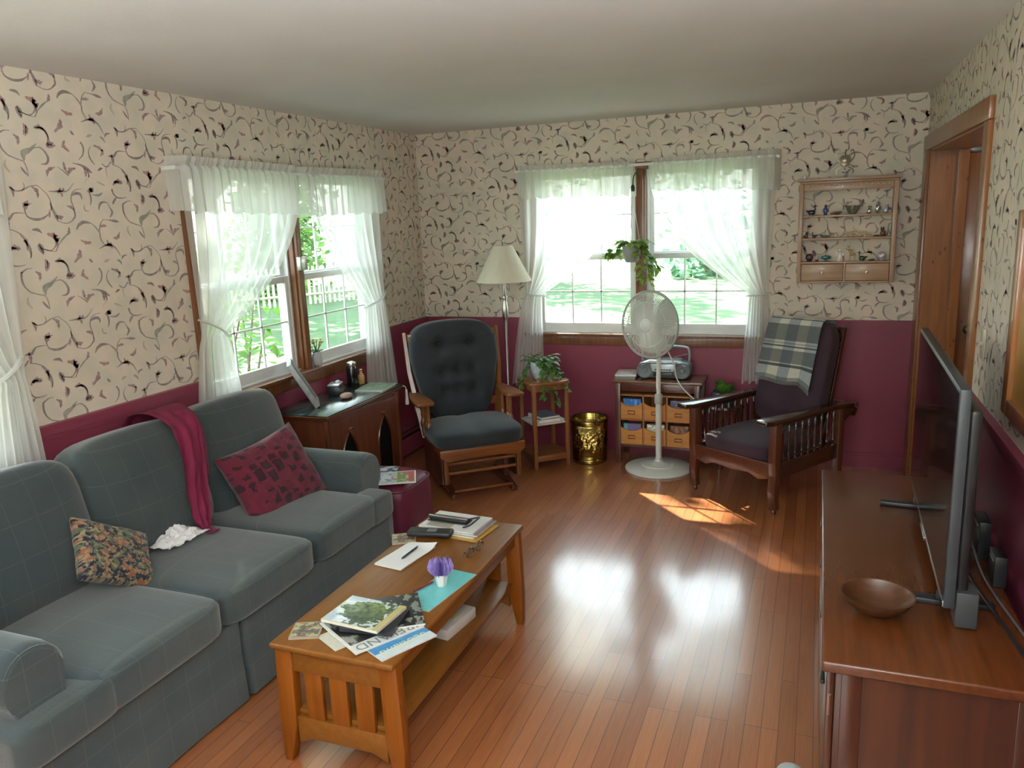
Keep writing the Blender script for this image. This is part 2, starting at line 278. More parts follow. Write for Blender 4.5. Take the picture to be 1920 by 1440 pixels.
WP=[
("p",[0.0022,0.0136,0.0013,0.0002,-0.001,0.0049,-0.0045,-0.0179,0.0016]),
("d",[0.5482,-0.2687,0.0013,0.5178,-0.2872,0.0043,0.4811,-0.2921,0.0049,0.4481,-0.2799,0.003,0.4396,-0.2539,0.0026]),
("p",[0.4402,-0.2556,0.0033,0.4471,-0.2358,0.0102,0.4613,-0.2165,0.0023]),
("p",[0.4336,-0.2265,0.0013,0.4495,-0.2343,0.0056,0.4747,-0.2275,0.0013]),
("d",[0.5593,-0.2574,0.0023,0.563,-0.223,0.002,0.5503,-0.1911,0.0016,0.5136,-0.1567,0.0013]),
("d",[0.5136,-0.1567,0.0013,0.4775,-0.1617,0.002,0.4445,-0.1768,0.0026,0.4141,-0.1795,0.0023,0.3933,-0.1658,0.003]),
("d",[0.3897,-0.1623,0.0016,0.4017,-0.1778,0.0069,0.4024,-0.2028,0.0013]),
("p",[0.4861,-0.1622,0.0013,0.5076,-0.1785,0.0076,0.507,-0.2075,0.0016]),
("d",[0.4423,-0.1767,0.0016,0.455,-0.1657,0.002,0.4531,-0.1471,0.001]),
("d",[0.0092,0.0427,0.0023,0.0173,0.0135,0.0049,0.0277,-0.0131,0.0066,0.0332,-0.0339,0.0026]),
("p",[0.0285,-0.0087,0.0016,0.044,-0.0178,0.0086,0.0619,-0.0142,0.002]),
("d",[0.0337,-0.0309,0.0016,0.0621,-0.0419,0.0015,0.0927,-0.0375,0.0023,0.1207,-0.0144,0.0043]),
("d",[0.1207,-0.0144,0.0043,0.1188,0.0188,0.003,0.1118,0.0548,0.0026,0.1212,0.0818,0.0023,0.1436,0.0971,0.0016,0.1749,0.1006,0.0008]),
("p",[0.1207,0.0097,0.0016,0.1056,0.0242,0.0059,0.087,0.0285,0.002]),
("d",[0.1196,0.0728,0.0023,0.139,0.0814,0.0056,0.1617,0.0777,0.0056,0.1659,0.0565,0.002]),
("d",[0.0108,0.0886,0.001,0.0341,0.0878,0.0026,0.0618,0.0905,0.004,0.0926,0.0889,0.0026,0.1185,0.1056,0.0016,0.1362,0.1253,0.0008]),
("p",[0.0501,0.0824,0.0016,0.0637,0.0914,0.0066,0.0676,0.1032,0.0023]),
("p",[0.0609,0.0855,0.0016,0.0714,0.0768,0.0056,0.0695,0.0664,0.002]),
("p",[0.0715,0.0871,0.0013,0.0818,0.0961,0.0046,0.0842,0.1035,0.0016]),
("d",[0.1987,0.0903,0.0026,0.2184,0.0967,0.0096,0.2329,0.1046,0.003]),
("d",[0.2105,0.1042,0.002,0.2184,0.0967,0.0083,0.2321,0.0892,0.002]),
("d",[0.2077,0.0889,0.0026,0.2126,0.0706,0.0043,0.2118,0.0491,0.0036,0.2043,0.0322,0.0013]),
("b",[0.2225,0.0774,0.0013,0.2541,0.0746,0.0049,0.2771,0.0861,0.0023]),
("t",[0.1736,0.0322,0.0033,0.1726,0.0124,0.0043,0.1928,0.0055,0.003]),
("d",[0.2448,0.0119,0.0023,0.2547,0.0352,0.0053,0.2738,0.0455,0.004,0.2965,0.0424,0.0016]),
("d",[0.2965,0.0424,0.0013,0.3064,0.0209,0.0026,0.3154,0.0002,0.0059,0.2989,-0.0218,0.0016]),
("p",[0.3958,0.1298,0.0023,0.3732,0.1395,0.0076,0.3474,0.1293,0.003]),
("d",[0.3309,0.1031,0.0049,0.3369,0.0811,0.004,0.3542,0.0664,0.003,0.382,0.0633,0.002,0.4052,0.067,0.001]),
("p",[0.3562,0.0664,0.0013,0.3369,0.0542,0.0056,0.3255,0.0351,0.0023]),
("d",[0.4184,0.1656,0.0036,0.4325,0.1403,0.0059,0.439,0.1179,0.0036,0.4359,0.0935,0.0016]),
("d",[0.4792,0.148,0.003,0.4897,0.1303,0.0073,0.4942,0.1075,0.0023]),
("d",[0.4891,0.1271,0.0016,0.5217,0.1162,0.0013,0.5493,0.1117,0.0013]),
("p",[0.5515,0.1118,0.002,0.5647,0.137,0.004,0.5633,0.1669,0.0073]),
("d",[0.5578,0.1734,0.0023,0.5638,0.157,0.0073,0.5789,0.1674,0.0023]),
("p",[0.456,-0.0012,0.0023,0.4613,0.0218,0.0073,0.4437,0.0373,0.0016]),
("d",[0.4313,0.0503,0.001,0.4061,0.0489,0.002,0.3813,0.036,0.004]),
("d",[0.3819,0.0399,0.0043,0.3783,0.0077,0.0046,0.3875,-0.0216,0.0033,0.4083,-0.0447,0.0023]),
("d",[0.4083,-0.0447,0.0023,0.4441,-0.057,0.002,0.4703,-0.066,0.002,0.4802,-0.0963,0.002,0.4807,-0.1232,0.0013]),
("g",[0.4739,-0.0628,0.0023,0.4748,-0.0328,0.0119,0.5072,-0.0167,0.0073,0.5387,0.0081,0.002]),
("d",[0.5118,-0.0151,0.001,0.5488,-0.0055,0.002,0.5727,-0.0227,0.0036,0.5828,-0.0484,0.0053,0.5715,-0.0686,0.004,0.5453,-0.072,0.0013]),
("p",[0.502,0.078,0.0023,0.508,0.0582,0.0059,0.4933,0.0333,0.0016]),
("d",[0.5475,0.0684,0.004,0.5755,0.0709,0.004,0.5947,0.0518,0.0026,0.5997,0.0229,0.002,0.5916,0.0026,0.0016]),
("p",[0.5811,-0.0007,0.0016,0.5997,0.0018,0.0076,0.6257,0.0064,0.003]),
("d",[0.1171,-0.0705,0.002,0.1314,-0.0511,0.0059,0.1589,-0.0395,0.0063,0.1957,-0.0449,0.002]),
("d",[0.1957,-0.0449,0.0013,0.2176,-0.0657,0.003,0.2327,-0.0881,0.0036,0.2326,-0.1101,0.003,0.247,-0.1376,0.0023,0.2635,-0.1438,0.0013]),
("d",[0.2325,-0.0786,0.0033,0.2438,-0.0475,0.0023,0.2635,-0.0275,0.001]),
("p",[0.2393,-0.0616,0.0016,0.2574,-0.0573,0.0059,0.276,-0.0578,0.0016]),
("d",[0.2622,-0.0306,0.0008,0.2968,-0.0335,0.0023,0.3237,-0.0382,0.0059,0.3452,-0.0418,0.0016]),
("r",[0.1292,-0.1137,0.0016,0.1543,-0.1271,0.0069,0.1811,-0.1267,0.0043]),
("p",[0.3008,-0.1112,0.0023,0.3247,-0.1121,0.0076,0.3413,-0.0868,0.0016]),
("p",[0.2659,-0.1193,0.002,0.2694,-0.1322,0.0046,0.2814,-0.1424,0.0033]),
("p",[0.2578,-0.1429,0.0023,0.2795,-0.1423,0.0096,0.2884,-0.1588,0.0023]),
("d",[0.2187,-0.1561,0.0013,0.2498,-0.1441,0.0033,0.2814,-0.1424,0.0043,0.31,-0.1609,0.003,0.328,-0.1966,0.0013]),
("d",[0.3317,-0.2099,0.0016,0.3411,-0.1964,0.0043,0.3638,-0.1912,0.0016]),
("b",[0.3074,-0.21,0.0036,0.322,-0.2191,0.0049,0.3295,-0.2343,0.0016]),
("t",[0.2349,-0.2165,0.0026,0.2498,-0.2095,0.0066,0.2661,-0.2067,0.0016]),
("p",[0.116,-0.153,0.002,0.1141,-0.1775,0.0102,0.0816,-0.2077,0.0023]),
("r",[-0.0285,-0.0822,0.0023,-0.0063,-0.0889,0.0086,0.0217,-0.0935,0.0023]),
("r",[0.0042,-0.0775,0.0016,0.0077,-0.0953,0.0066,-0.0011,-0.1068,0.0016]),
("d",[0.001,-0.0951,0.0049,0.0096,-0.1132,0.0056,0.0045,-0.1323,0.0033,-0.0191,-0.1504,0.002,-0.0577,-0.1425,0.0013]),
("g",[0.0165,-0.132,0.0013,0.0436,-0.1057,0.004,0.0697,-0.0871,0.002]),
("p",[0.0674,-0.09,0.002,0.0785,-0.0769,0.0066,0.081,-0.0574,0.0016]),
("t",[0.3938,-0.0607,0.002,0.3879,-0.0851,0.0056,0.4034,-0.1086,0.0023]),
("d",[0.4537,-0.0871,0.0026,0.4677,-0.1059,0.0046,0.4813,-0.1199,0.0013]),
("p",[-0.0109,-0.1985,0.003,0.0125,-0.1916,0.0069,0.0328,-0.2044,0.0036]),
("d",[0.0206,-0.1946,0.0026,0.0386,-0.2109,0.0036,0.0459,-0.2327,0.0033,0.0373,-0.261,0.0016]),
("p",[0.0311,-0.262,0.0026,0.0498,-0.2559,0.0076,0.0692,-0.2529,0.0023]),
("p",[-0.0549,-0.1852,0.002,-0.0504,-0.2047,0.0073,-0.0615,-0.229,0.002]),
("r",[0.1233,-0.2385,0.0023,0.1137,-0.2611,0.0079,0.1394,-0.283,0.0026]),
("d",[0.2,-0.2395,0.0036,0.2115,-0.2611,0.004,0.2033,-0.2923,0.003,0.1791,-0.3141,0.001]),
("d",[0.1587,-0.1957,0.002,0.1655,-0.2056,0.0059,0.1744,-0.2124,0.0016]),
("p",[0.2646,-0.2485,0.0023,0.2949,-0.2579,0.0066,0.3116,-0.2707,0.003]),
("p",[0.304,-0.2635,0.0033,0.3089,-0.277,0.0063,0.2949,-0.2922,0.002]),
("d",[0.2522,-0.2514,0.001,0.2361,-0.2759,0.002,0.2388,-0.3052,0.0033,0.2579,-0.3313,0.002]),
("d",[0.4374,-0.2665,0.001,0.3925,-0.2661,0.0026,0.3675,-0.2885,0.0059,0.3381,-0.2903,0.0023]),
("p",[0.354,-0.2824,0.0033,0.3597,-0.3094,0.0069,0.3562,-0.3291,0.0016]),
("b",[0.3485,-0.3134,0.0033,0.3215,-0.3374,0.0033,0.2951,-0.325,0.0023]),
("p",[0.0155,-0.3875,0.002,0.0233,-0.3638,0.0069,0.058,-0.349,0.0023]),
("d",[0.0692,-0.3471,0.0008,0.0938,-0.3623,0.002,0.1179,-0.3823,0.003]),
("p",[0.1022,-0.3256,0.003,0.1044,-0.3477,0.0063,0.111,-0.3689,0.0016]),
("p",[0.1172,-0.3759,0.0043,0.1278,-0.3581,0.0083,0.1574,-0.3501,0.002]),
("d",[0.1461,-0.329,0.0013,0.1848,-0.3354,0.0036,0.2131,-0.3505,0.0073,0.2377,-0.3667,0.002]),
("p",[0.1999,-0.3481,0.0023,0.2056,-0.3665,0.0066,0.2032,-0.384,0.002]),
("p",[0.2143,-0.3545,0.002,0.2192,-0.3712,0.0043,0.2186,-0.3857,0.0013]),
("p",[0.4021,-0.3452,0.0023,0.4229,-0.3745,0.0076,0.425,-0.4123,0.0023]),
("d",[0.3524,-0.3271,0.0016,0.3787,-0.3329,0.0016,0.406,-0.3473,0.002]),
("d",[0.4258,-0.4072,0.0016,0.4358,-0.4255,0.0023,0.4314,-0.4456,0.0016]),
("d",[0.3409,-0.4162,0.0023,0.358,-0.4023,0.0069,0.39,-0.4093,0.0023]),
("d",[0.4587,-0.3319,0.0026,0.485,-0.3336,0.0059,0.5005,-0.3478,0.0016]),
("d",[0.4749,-0.392,0.0033,0.4807,-0.4099,0.0073,0.4923,-0.4338,0.002]),
("d",[0.2716,-0.3555,0.0023,0.2852,-0.347,0.0049,0.2977,-0.345,0.0013]),
("g",[0.3146,-0.3417,0.002,0.3138,-0.3582,0.0016,0.3178,-0.3818,0.001]),
("t",[0.2122,-0.3996,0.001,0.22,-0.3777,0.0016,0.1906,-0.4116,0.001]),
("t",[0.2552,-0.4029,0.003,0.274,-0.41,0.004,0.2948,-0.4191,0.0023]),
]
# ------------------------------------------------------------------ room shell
RX, BY, HC, RAIL = 3.582, 5.714, 2.44, 1.0
FY = -1.6
def clip_rect(poly, r):
    for ax, lim, sg in ((0, r[0], 1), (0, r[1], -1), (1, r[2], 1), (1, r[3], -1)):
        out = []
        for i in range(len(poly)):
            a = poly[i-1]; b = poly[i]; da = (a[ax]-lim)*sg; db = (b[ax]-lim)*sg
            if da*db < 0: t = da/(da-db); out.append((a[0]+(b[0]-a[0])*t, a[1]+(b[1]-a[1])*t))
            if db >= 0: out.append(b)
        poly = out
        if len(poly) < 3: return None
    return poly
_mi = {'d': 2, 'p': 3, 'r': 4, 'g': 5, 'b': 6, 't': 7}
def _strokes():
    polys = []
    for c, p in WP:
        pts = [V((p[i], p[i+1], p[i+2])) for i in range(0, len(p), 3)]
        sp = smooth_path(pts, 4); L = []; Rr = []
        for i, q in enumerate(sp):
            a = sp[max(0, i-1)]; b = sp[min(len(sp)-1, i+1)]; d = V((b.x-a.x, b.y-a.y)); d = d.normalized() if d.length else V((1, 0)); n = V((-d.y, d.x))
            w = max(.0006, q.z*1.06)*(1+.38*sin(i*2.3+p[0]*90)*(1 if c in 'pr' else .2))
            L.append((q.x+n.x*w, q.y+n.y*w)); Rr.append((q.x-n.x*w, q.y-n.y*w))
        for i in range(len(sp)-1): polys.append((_mi[c], [L[i], L[i+1], Rr[i+1], Rr[i]]))
    return polys
STROKES = _strokes()
def paper(mb, rects, place, u0=0, v0=1.879):
    us = [r[0] for r in rects]+[r[1] for r in rects]; umin, umax = min(us), max(us)
    for i in range(int((umin-u0)/.55)-2, int((umax-u0)/.55)+2):
        for j in range(-8, 9):
            ox = u0+.55*i; oy = v0-.268*i-.536*j
            if oy > 3.2 or oy < .6: continue
            for mi, q in STROKES:
                pq = [(x+ox, y+oy) for x, y in q]
                cx = sum(x for x, y in pq)/4; cy = sum(y for x, y in pq)/4
                for r in rects:
                    if r[0]-.02 < cx < r[1]+.02 and r[2]-.02 < cy < r[3]+.02:
                        c = clip_rect(pq, r)
                        if c: mb.add([place(x, y) for x, y in c], [tuple(range(len(c)))], mi)
PAPERC = mat('wallpaper_cream', (.72, .62, .51), (.62, .575, .475), .6, scale=9, bump=.02)
WPM = [PAPERC, MAROON] + [mat('wallpaper_'+n, a, b, .6, scale=30) for n, a, b in (
    ('vine', (.25, .20, .19), (.33, .275, .25)), ('plum_leaf', (.30, .19, .195), (.40, .29, .28)), ('rose_leaf', (.36, .18, .17), (.46, .30, .27)),
    ('sage_leaf', (.27, .27, .22), (.38, .36, .30)), ('blue_leaf', (.25, .25, .27), (.36, .35, .36)), ('tan_leaf', (.45, .38, .30), (.52, .45, .36)))]
SIDING = mat('white_siding', (.75, .75, .73))
TH = .14
def wallbox(mb, fn, u0, u1, z0, z1):
    """box split at the chair rail: paper above, maroon below; fn maps (u, depth, z)"""
    for a, b, mi in ((z0, min(z1, RAIL), 1), (max(z0, RAIL), z1, 0)):
        if b-a > 1e-4:
            c = [fn(u, d, z) for z in (a, b) for d in (0, TH) for u in (u0, u1)]
            mb.add(c, [(0, 1, 3, 2), (4, 6, 7, 5), (0, 4, 5, 1), (2, 3, 7, 6), (0, 2, 6, 4), (1, 5, 7, 3)], mi)
def wall(name, fn, segs, rects, place, u0):
    mb = MB()
    for s_ in segs: wallbox(mb, fn, *s_)
    if rects: paper(mb, rects, place, u0)
    return struct(name, mb, WPM, flat=True)
e = .0005
# left wall: windows at y .37-2.09 and 3.20-4.94
wall('wall_left', lambda u, d, z: (-d, u, z),
     [(FY, .37, 0, HC), (.37, 2.09, 0, .90), (.37, 2.09, 2.10, HC), (2.09, 3.20, 0, HC), (3.20, 4.94, 0, .90), (3.20, 4.94, 2.10, HC), (4.94, BY+TH, 0, HC)],
     [(1.6, 2.09, 2.10, HC), (2.09, 3.17, RAIL, HC), (3.17, 4.97, 2.12, HC), (4.97, BY, RAIL, HC)], lambda u, v: (e, u, v), 2.424)
wall('wall_back', lambda u, d, z: (u, BY+d, z),
     [(0, .95, 0, HC), (.95, 2.59, 0, .90), (.95, 2.59, 2.10, HC), (2.59, RX+TH, 0, HC)],
     [(0, .92, RAIL, HC), (.92, 2.62, 2.12, HC), (2.62, RX, RAIL, HC)], lambda u, v: (u, BY-e, v), .26)
wall('wall_right', lambda u, d, z: (RX+d, u, z),
     [(FY, 3.70, 0, HC), (3.70, 5.50, 2.09, HC), (5.50, BY, 0, HC)],
     [(1.8, 3.612, RAIL, HC), (3.612, 5.5, 2.165, HC), (5.5, BY, RAIL, HC)], lambda u, v: (RX-e, u, v), .12)
mb = MB()
for s_ in [(-TH, 1.2, 0, HC), (1.2, 2.8, 2.15, HC), (2.8, RX+TH, 0, HC)]: wallbox(mb, lambda u, d, z: (u, FY-d, z), *s_)
struct('wall_front', mb, WPM, flat=True)
CEIL = mat('ceiling_paint', (.66, .66, .65), (.63, .63, .62), .8, scale=2, bump=.15, bscale=160)
struct('ceiling', MB().box(-TH, RX+TH, FY-TH, BY+TH, HC, HC+.1), CEIL)
# plank floor
def floor_mat():
    m, nt, b = _nodes('oak_strip_floor')
    tc = _n(nt, 'ShaderNodeTexCoord'); mp = _n(nt, 'ShaderNodeMapping'); mp.inputs['Rotation'].default_value = (0, 0, R(90))
    nt.links.new(tc.outputs['Object'], mp.inputs['Vector'])
    br = _n(nt, 'ShaderNodeTexBrick'); br.offset = .37; br.offset_frequency = 3; br.squash = 1
    b.inputs['Coat Weight'].default_value = 1; b.inputs['Coat Roughness'].default_value = .14; b.inputs['Coat IOR'].default_value = 1.75; b.inputs['IOR'].default_value = 1.6
    for k, v in (('Scale', 1), ('Mortar Size', .0011), ('Mortar Smooth', .1), ('Bias', 0), ('Brick Width', .86), ('Row Height', .057)): br.inputs[k].default_value = v
    br.inputs['Color1'].default_value = (.31, .100, .034, 1); br.inputs['Color2'].default_value = (.43, .155, .056, 1); br.inputs['Mortar'].default_value = (.07, .02, .01, 1)
    nt.links.new(mp.outputs['Vector'], br.inputs['Vector'])
    m2 = _n(nt, 'ShaderNodeMapping'); m2.inputs['Scale'].default_value = (30, 1.6, 1); nt.links.new(tc.outputs['Object'], m2.inputs['Vector'])
    ns = _n(nt, 'ShaderNodeTexNoise'); ns.inputs['Scale'].default_value = 4; ns.inputs['Detail'].default_value = 6; nt.links.new(m2.outputs['Vector'], ns.inputs['Vector'])
    mr = _n(nt, 'ShaderNodeMapRange'); mr.inputs['From Min'].default_value = .3; mr.inputs['From Max'].default_value = .7; mr.inputs['To Min'].default_value = .86; mr.inputs['To Max'].default_value = 1.08
    nt.links.new(ns.outputs['Fac'], mr.inputs['Value'])
    sc = _n(nt, 'ShaderNodeVectorMath', operation='SCALE'); nt.links.new(br.outputs['Color'], sc.inputs[0]); nt.links.new(mr.outputs['Result'], sc.inputs['Scale'])
    nt.links.new(sc.outputs['Vector'], b.inputs['Base Color'])
    b.inputs['Roughness'].default_value = .3
    ad = _n(nt, 'ShaderNodeMath', operation='MULTIPLY_ADD'); ad.inputs[1].default_value = -1.0; nt.links.new(br.outputs['Fac'], ad.inputs[0])
    n4 = _n(nt, 'ShaderNodeMath', operation='MULTIPLY'); n4.inputs[1].default_value = .5; nt.links.new(ns.outputs['Fac'], n4.inputs[0]); nt.links.new(n4.outputs[0], ad.inputs[2])
    bp = _n(nt, 'ShaderNodeBump'); bp.inputs['Strength'].default_value = .25; bp.inputs['Distance'].default_value = .002
    nt.links.new(ad.outputs[0], bp.inputs['Height']); nt.links.new(bp.outputs['Normal'], b.inputs['Normal'])
    return m
struct('floor', MB().box(-TH, 5.2, FY-TH, BY+.9, -.12, 0), floor_mat())
# chair rails and baseboards
def rail(name, fn, segs):
    mb = MB()
    for a, b in segs:
        for d, z0, z1 in ((.012, .955, .975), (.022, .975, 1.005), (.03, 1.005, 1.02)):
            p = [fn(u, dd, z) for z in (z0, z1) for dd in (0, d) for u in (a, b)]
            mb.add(p, [(0, 1, 3, 2), (4, 6, 7, 5), (0, 4, 5, 1), (2, 3, 7, 6), (0, 2, 6, 4), (1, 5, 7, 3)])
    return struct(name, mb, MAROON, flat=True)
fl_ = lambda u, d, z: (d, u, z); fb_ = lambda u, d, z: (u, BY-d, z); fr_ = lambda u, d, z: (RX-d, u, z)
rail('trim_1', fl_, [(2.16, 3.13), (5.01, BY)]); rail('trim_2', fb_, [(0, .88), (2.66, RX)]); rail('trim_3', fr_, [(FY, 3.61)])
def base(name, fn, segs):
    mb = MB()
    for a, b in segs:
        for d, z0, z1 in ((.016, 0, .085), (.010, .085, .1)):
            p = [fn(u, dd, z) for z in (z0, z1) for dd in (0, d) for u in (a, b)]
            mb.add(p, [(0, 1, 3, 2), (4, 6, 7, 5), (0, 4, 5, 1), (2, 3, 7, 6), (0, 2, 6, 4), (1, 5, 7, 3)])
    return struct(name, mb, MAROON, flat=True)
base('baseboard_left', fl_, [(FY, 4.5)]); base('baseboard_back', fb_, [(0.08, RX)]); base('baseboard_right', fr_, [(FY, 3.61)])
# baseboard heater along the left wall
t = thing('baseboard_heater', 'maroon painted baseboard heater low on the wall behind the glider chair', 'heater', (0, 5.08, 0))
part(t, 'cover', MB().prism([(0, .02), (.062, .02), (.062, .15), (.05, .165), (.05, .185), (0, .20)], -.56, .56, T=Tm((0, 5.08, 0)) @ MX(((1, 0, 0, 0), (0, 0, 1, 0), (0, 1, 0, 0), (0, 0, 0, 1)))), MAROON)
part(t, 'top_strip', MB().box(.0, .058, 4.52, 5.64, .198, .206), METAL)
part(t, 'vent_slot', MB().box(.045, .0635, 4.53, 5.63, .152, .166), BLACK)

# windows ------------------------------------------------------------
def window(name, fn, a, b, mid, lock=True):
    """double unit between a and b along u; fn(u, depth into the room, z)"""
    w = struct(name)
    def bx(mb, u0, u1, d0, d1, z0, z1, bev=.003):
        c = [fn(u, d, z) for u in (u0, u1) for d in (d0, d1) for z in (z0, z1)]
        xs = [p[0] for p in c]; ys = [p[1] for p in c]
        mb.box(min(xs), max(xs), min(ys), max(ys), z0, z1, bev)
    mb = MB()
    bx(mb, a-.05, a+.008, 0, .022, .90, 2.13); bx(mb, b-.008, b+.05, 0, .022, .90, 2.13); bx(mb, a-.05, b+.05, 0, .022, 2.08, 2.13)
    bx(mb, mid-.024, mid+.024, -.06, .022, .90, 2.09); bx(mb, mid-.036, mid+.036, -.06, .0, .90, 2.09)
    for z0, z1, u0, u1 in ((2.085, 2.10, a, b),): bx(mb, u0, u1, -.13, .0, z0, z1)
    for u0, u1 in ((a-.001, a+.012), (b-.012, b+.001)): bx(mb, u0, u1, -.13, .0, .9, 2.1)
    mb.build('casing', CASING, w)
    mb = MB(); bx(mb, a-.085, b+.085, -.02, .05, .885, .905); mb.build('stool', CASING, w)
    mb = MB(); bx(mb, a-.07, b+.07, 0, .02, .815, .885); mb.build('apron', CASING, w)
    for u0, u1 in ((a+.012, mid-.036), (mid+.036, b-.012)):
        for zz0, zz1, dd in ((.905, 1.49, -.075), (1.46, 2.085, -.105)):
            mb = MB(); lo = zz0 < 1
            f = .05; bt = .07 if lo else .04
            bx(mb, u0, u0+f, dd, dd+.03, zz0, zz1); bx(mb, u1-f, u1, dd, dd+.03, zz0, zz1)
            bx(mb, u0+f, u1-f, dd, dd+.03, zz0, zz0+bt); bx(mb, u0+f, u1-f, dd, dd+.03, zz1-.04, zz1)
            g0, g1, h0, h1 = u0+f, u1-f, zz0+bt, zz1-.04
            for k in (1, 2): c = g0+(g1-g0)*k/3; bx(mb, c-.005, c+.005, dd+.009, dd+.02, h0, h1, 0)
            c = (h0+h1)/2; bx(mb, g0, g1, dd+.009, dd+.02, c-.005, c+.005, 0)
            s_ = mb.build('sash', WHITE, w)
            mb = MB(); bx(mb, g0-.005, g1+.005, dd+.012, dd+.016, h0-.005, h1+.005, 0); mb.build('pane', GLASS, s_)
        mb = MB(); bx(mb, u0, u0+.016, -.13, -.04, .905, 2.085); bx(mb, u1-.016, u1, -.13, -.04, .905, 2.085); bx(mb, u0, u1, -.14, -.02, .895, .912); mb.build('jamb_liner', WHITE, w)
    return w
window('window_1', fl_, 3.20, 4.94, 4.07); window('window_2', fb_, .95, 2.59, 1.77); window('window_3', fl_, .37, 2.09, 1.23)
# unseen glazed opening, added behind the camera as a source of fill daylight
w = struct('fill_window'); mb = MB()
for x0, x1 in ((1.2, 1.28), (1.95, 2.05), (2.72, 2.8)): mb.box(x0, x1, FY-.1, FY-.04, 0, 2.15)
mb.box(1.2, 2.8, FY-.1, FY-.04, 0, .1); mb.box(1.2, 2.8, FY-.1, FY-.04, 2.07, 2.15); mb.build('frame', WHITE, w)
MB().box(1.28, 1.95, FY-.075, FY-.07, .1, 2.07).build('pane', GLASS, w); MB().box(2.05, 2.72, FY-.075, FY-.07, .1, 2.07).build('pane', GLASS, w)

# doorway on the right, with the small hall behind it
d = struct('door_1')
mb = MB()
mb.box(RX-.02, RX+.001, 3.61, 3.705, 0, 2.084, .003); mb.box(RX-.02, RX+.001, 5.495, 5.69, 0, 2.084, .003); mb.box(RX-.022, RX+.001, 3.61, 5.69, 2.085, 2.172, .004)
mb.build('casing', PINE, d)
mb = MB(); mb.box(RX-.004, RX+.2, 5.48, 5.50, 0, 2.09); mb.box(RX-.004, RX+TH, 3.70, 3.715, 0, 2.09); mb.box(RX-.004, RX+.2, 3.70, 5.5, 2.075, 2.092)
mb.box(RX+.15, RX+.2, 5.455, 5.485, 0, 2.08); mb.build('jamb', PINE, d)
HALL = mat('hall_wall_paint', (.55, .48, .40), (.5, .44, .36), .6)
mb = MB(); mb.box(RX+TH, 5.2, BY-.04, BY+.06, 0, HC); mb.box(5.1, 5.2, 2.6, BY, 0, HC); mb.box(RX+TH, 5.2, 2.5, 2.6, 0, HC); mb.box(RX, 5.2, 2.5, BY+TH, HC, HC+.08)
struct('wall_hall', mb, HALL)
d = struct('door_2'); mb = MB(); y = BY-.04
mb.box(3.735, 3.80, y-.03, y, 0, 2.13, .003); mb.box(4.58, 4.65, y-.03, y, 0, 2.13, .003); mb.box(3.735, 4.65, y-.03, y, 2.06, 2.13, .003); mb.build('casing', CHERRYX, d)
mb = MB(); mb.box(3.80, 4.58, y-.02, y, .01, 2.06, .002)
for z0, z1 in ((.2, .95), (1.1, 1.95)):
    for x0, x1 in ((3.90, 4.14), (4.24, 4.48)): mb.box(x0, x1, y-.026, y-.018, z0, z1, .006)
mb.build('slab', PINE, d)
MB().blob((3.87, y-.05, .98), .028).build('knob', METAL, d)
# ------------------------------------------------------------------ curtains
def curtain(mb, fn, top_out, top_in, tie_out, tie_in, bot_out, bot_in, ztop, ztie, zbot, d0=.06, folds=9, amp=.016, seed=0, mi=0, pw=2.2):
    rnd = random.Random(seed); ph = [rnd.uniform(0, 6) for _ in range(4)]
    def f(s, t):
        z = ztop+(zbot-ztop)*t
        if z > ztie:
            k = (ztop-z)/(ztop-ztie); o = top_out+(tie_out-top_out)*k; i = top_in+(tie_in-top_in)*k**pw
        else:
            k = (ztie-z)/(ztie-zbot); k = k**.6; o = tie_out+(bot_out-tie_out)*k; i = tie_in+(bot_in-tie_in)*k
        u = o+(i-o)*s
        w = abs(i-o)/max(.05, abs(top_in-top_out)); a = amp*(.45+.55*min(1, w*1.5))
        dd = d0+a*sin(2*pi*folds*s+ph[0]+.8*sin(3*t+ph[1]))+.4*a*sin(2*pi*folds*1.7*s+ph[2])
        if z < zbot+.03: pass
        return fn(u, dd, z+(.012*sin(2*pi*folds*s*.5+ph[3]) if t > .97 else 0))
    mb.grid(f, 72, 60, mi)
def valance(mb, fn, a, b, za, zb, ba, bb, d0=.10, folds=14, seed=0, mi=0):
    rnd = random.Random(seed); p = [rnd.uniform(0, 6) for _ in range(3)]
    def f(s, t):
        s2 = s; u = a+(b-a)*s
        zt = za+(zb-za)*s; zl = ba+(bb-ba)*s; z = zt+(zl-zt)*t
        dd = d0+(.006+.014*t)*sin(2*pi*folds*s+p[0]+sin(4*s+p[1]))+.005*sin(2*pi*folds*2.3*s+p[2])-(.02*math.exp(-((t-.13)/.05)**2))
        e_ = min(s, 1-s)
        if e_ < .04: dd = .01+(dd-.01)*(e_/.04)
        return fn(u, dd, z+.008*sin(2*pi*folds*s*.5+p[1])*t)
    mb.grid(f, 110, 14, mi)
SHEER = sheer('sheer_curtain', (.86, .87, .84), .30)
SHEERV = sheer('sheer_valance', (.86, .87, .84), .22)
SHEERB = sheer('sheer_curtain_back', (.95, .96, .95), .2, .68)
def curtain_thing(label, fn, base_, cu, va, tie, mats, group=None):
    t = thing('sheer_curtain', label, 'curtain', base_)
    mb = MB(); curtain(mb, fn, *cu[0], **cu[1]); part(t, 'panel', mb, mats[0])
    mb = MB(); valance(mb, fn, *va[0], **va[1]); part(t, 'valance', mb, mats[1])
    mb = MB(); pts = [fn(tie[0]+(tie[1]-tie[0])*k/10, .05+.05*sin(pi*k/10), tie[2]+(tie[3]-tie[2])*k/10) for k in range(11)]
    mb.tube(pts, .012, 6, flat=.5); part(t, 'tie_band', mb, mats[1])
    return t
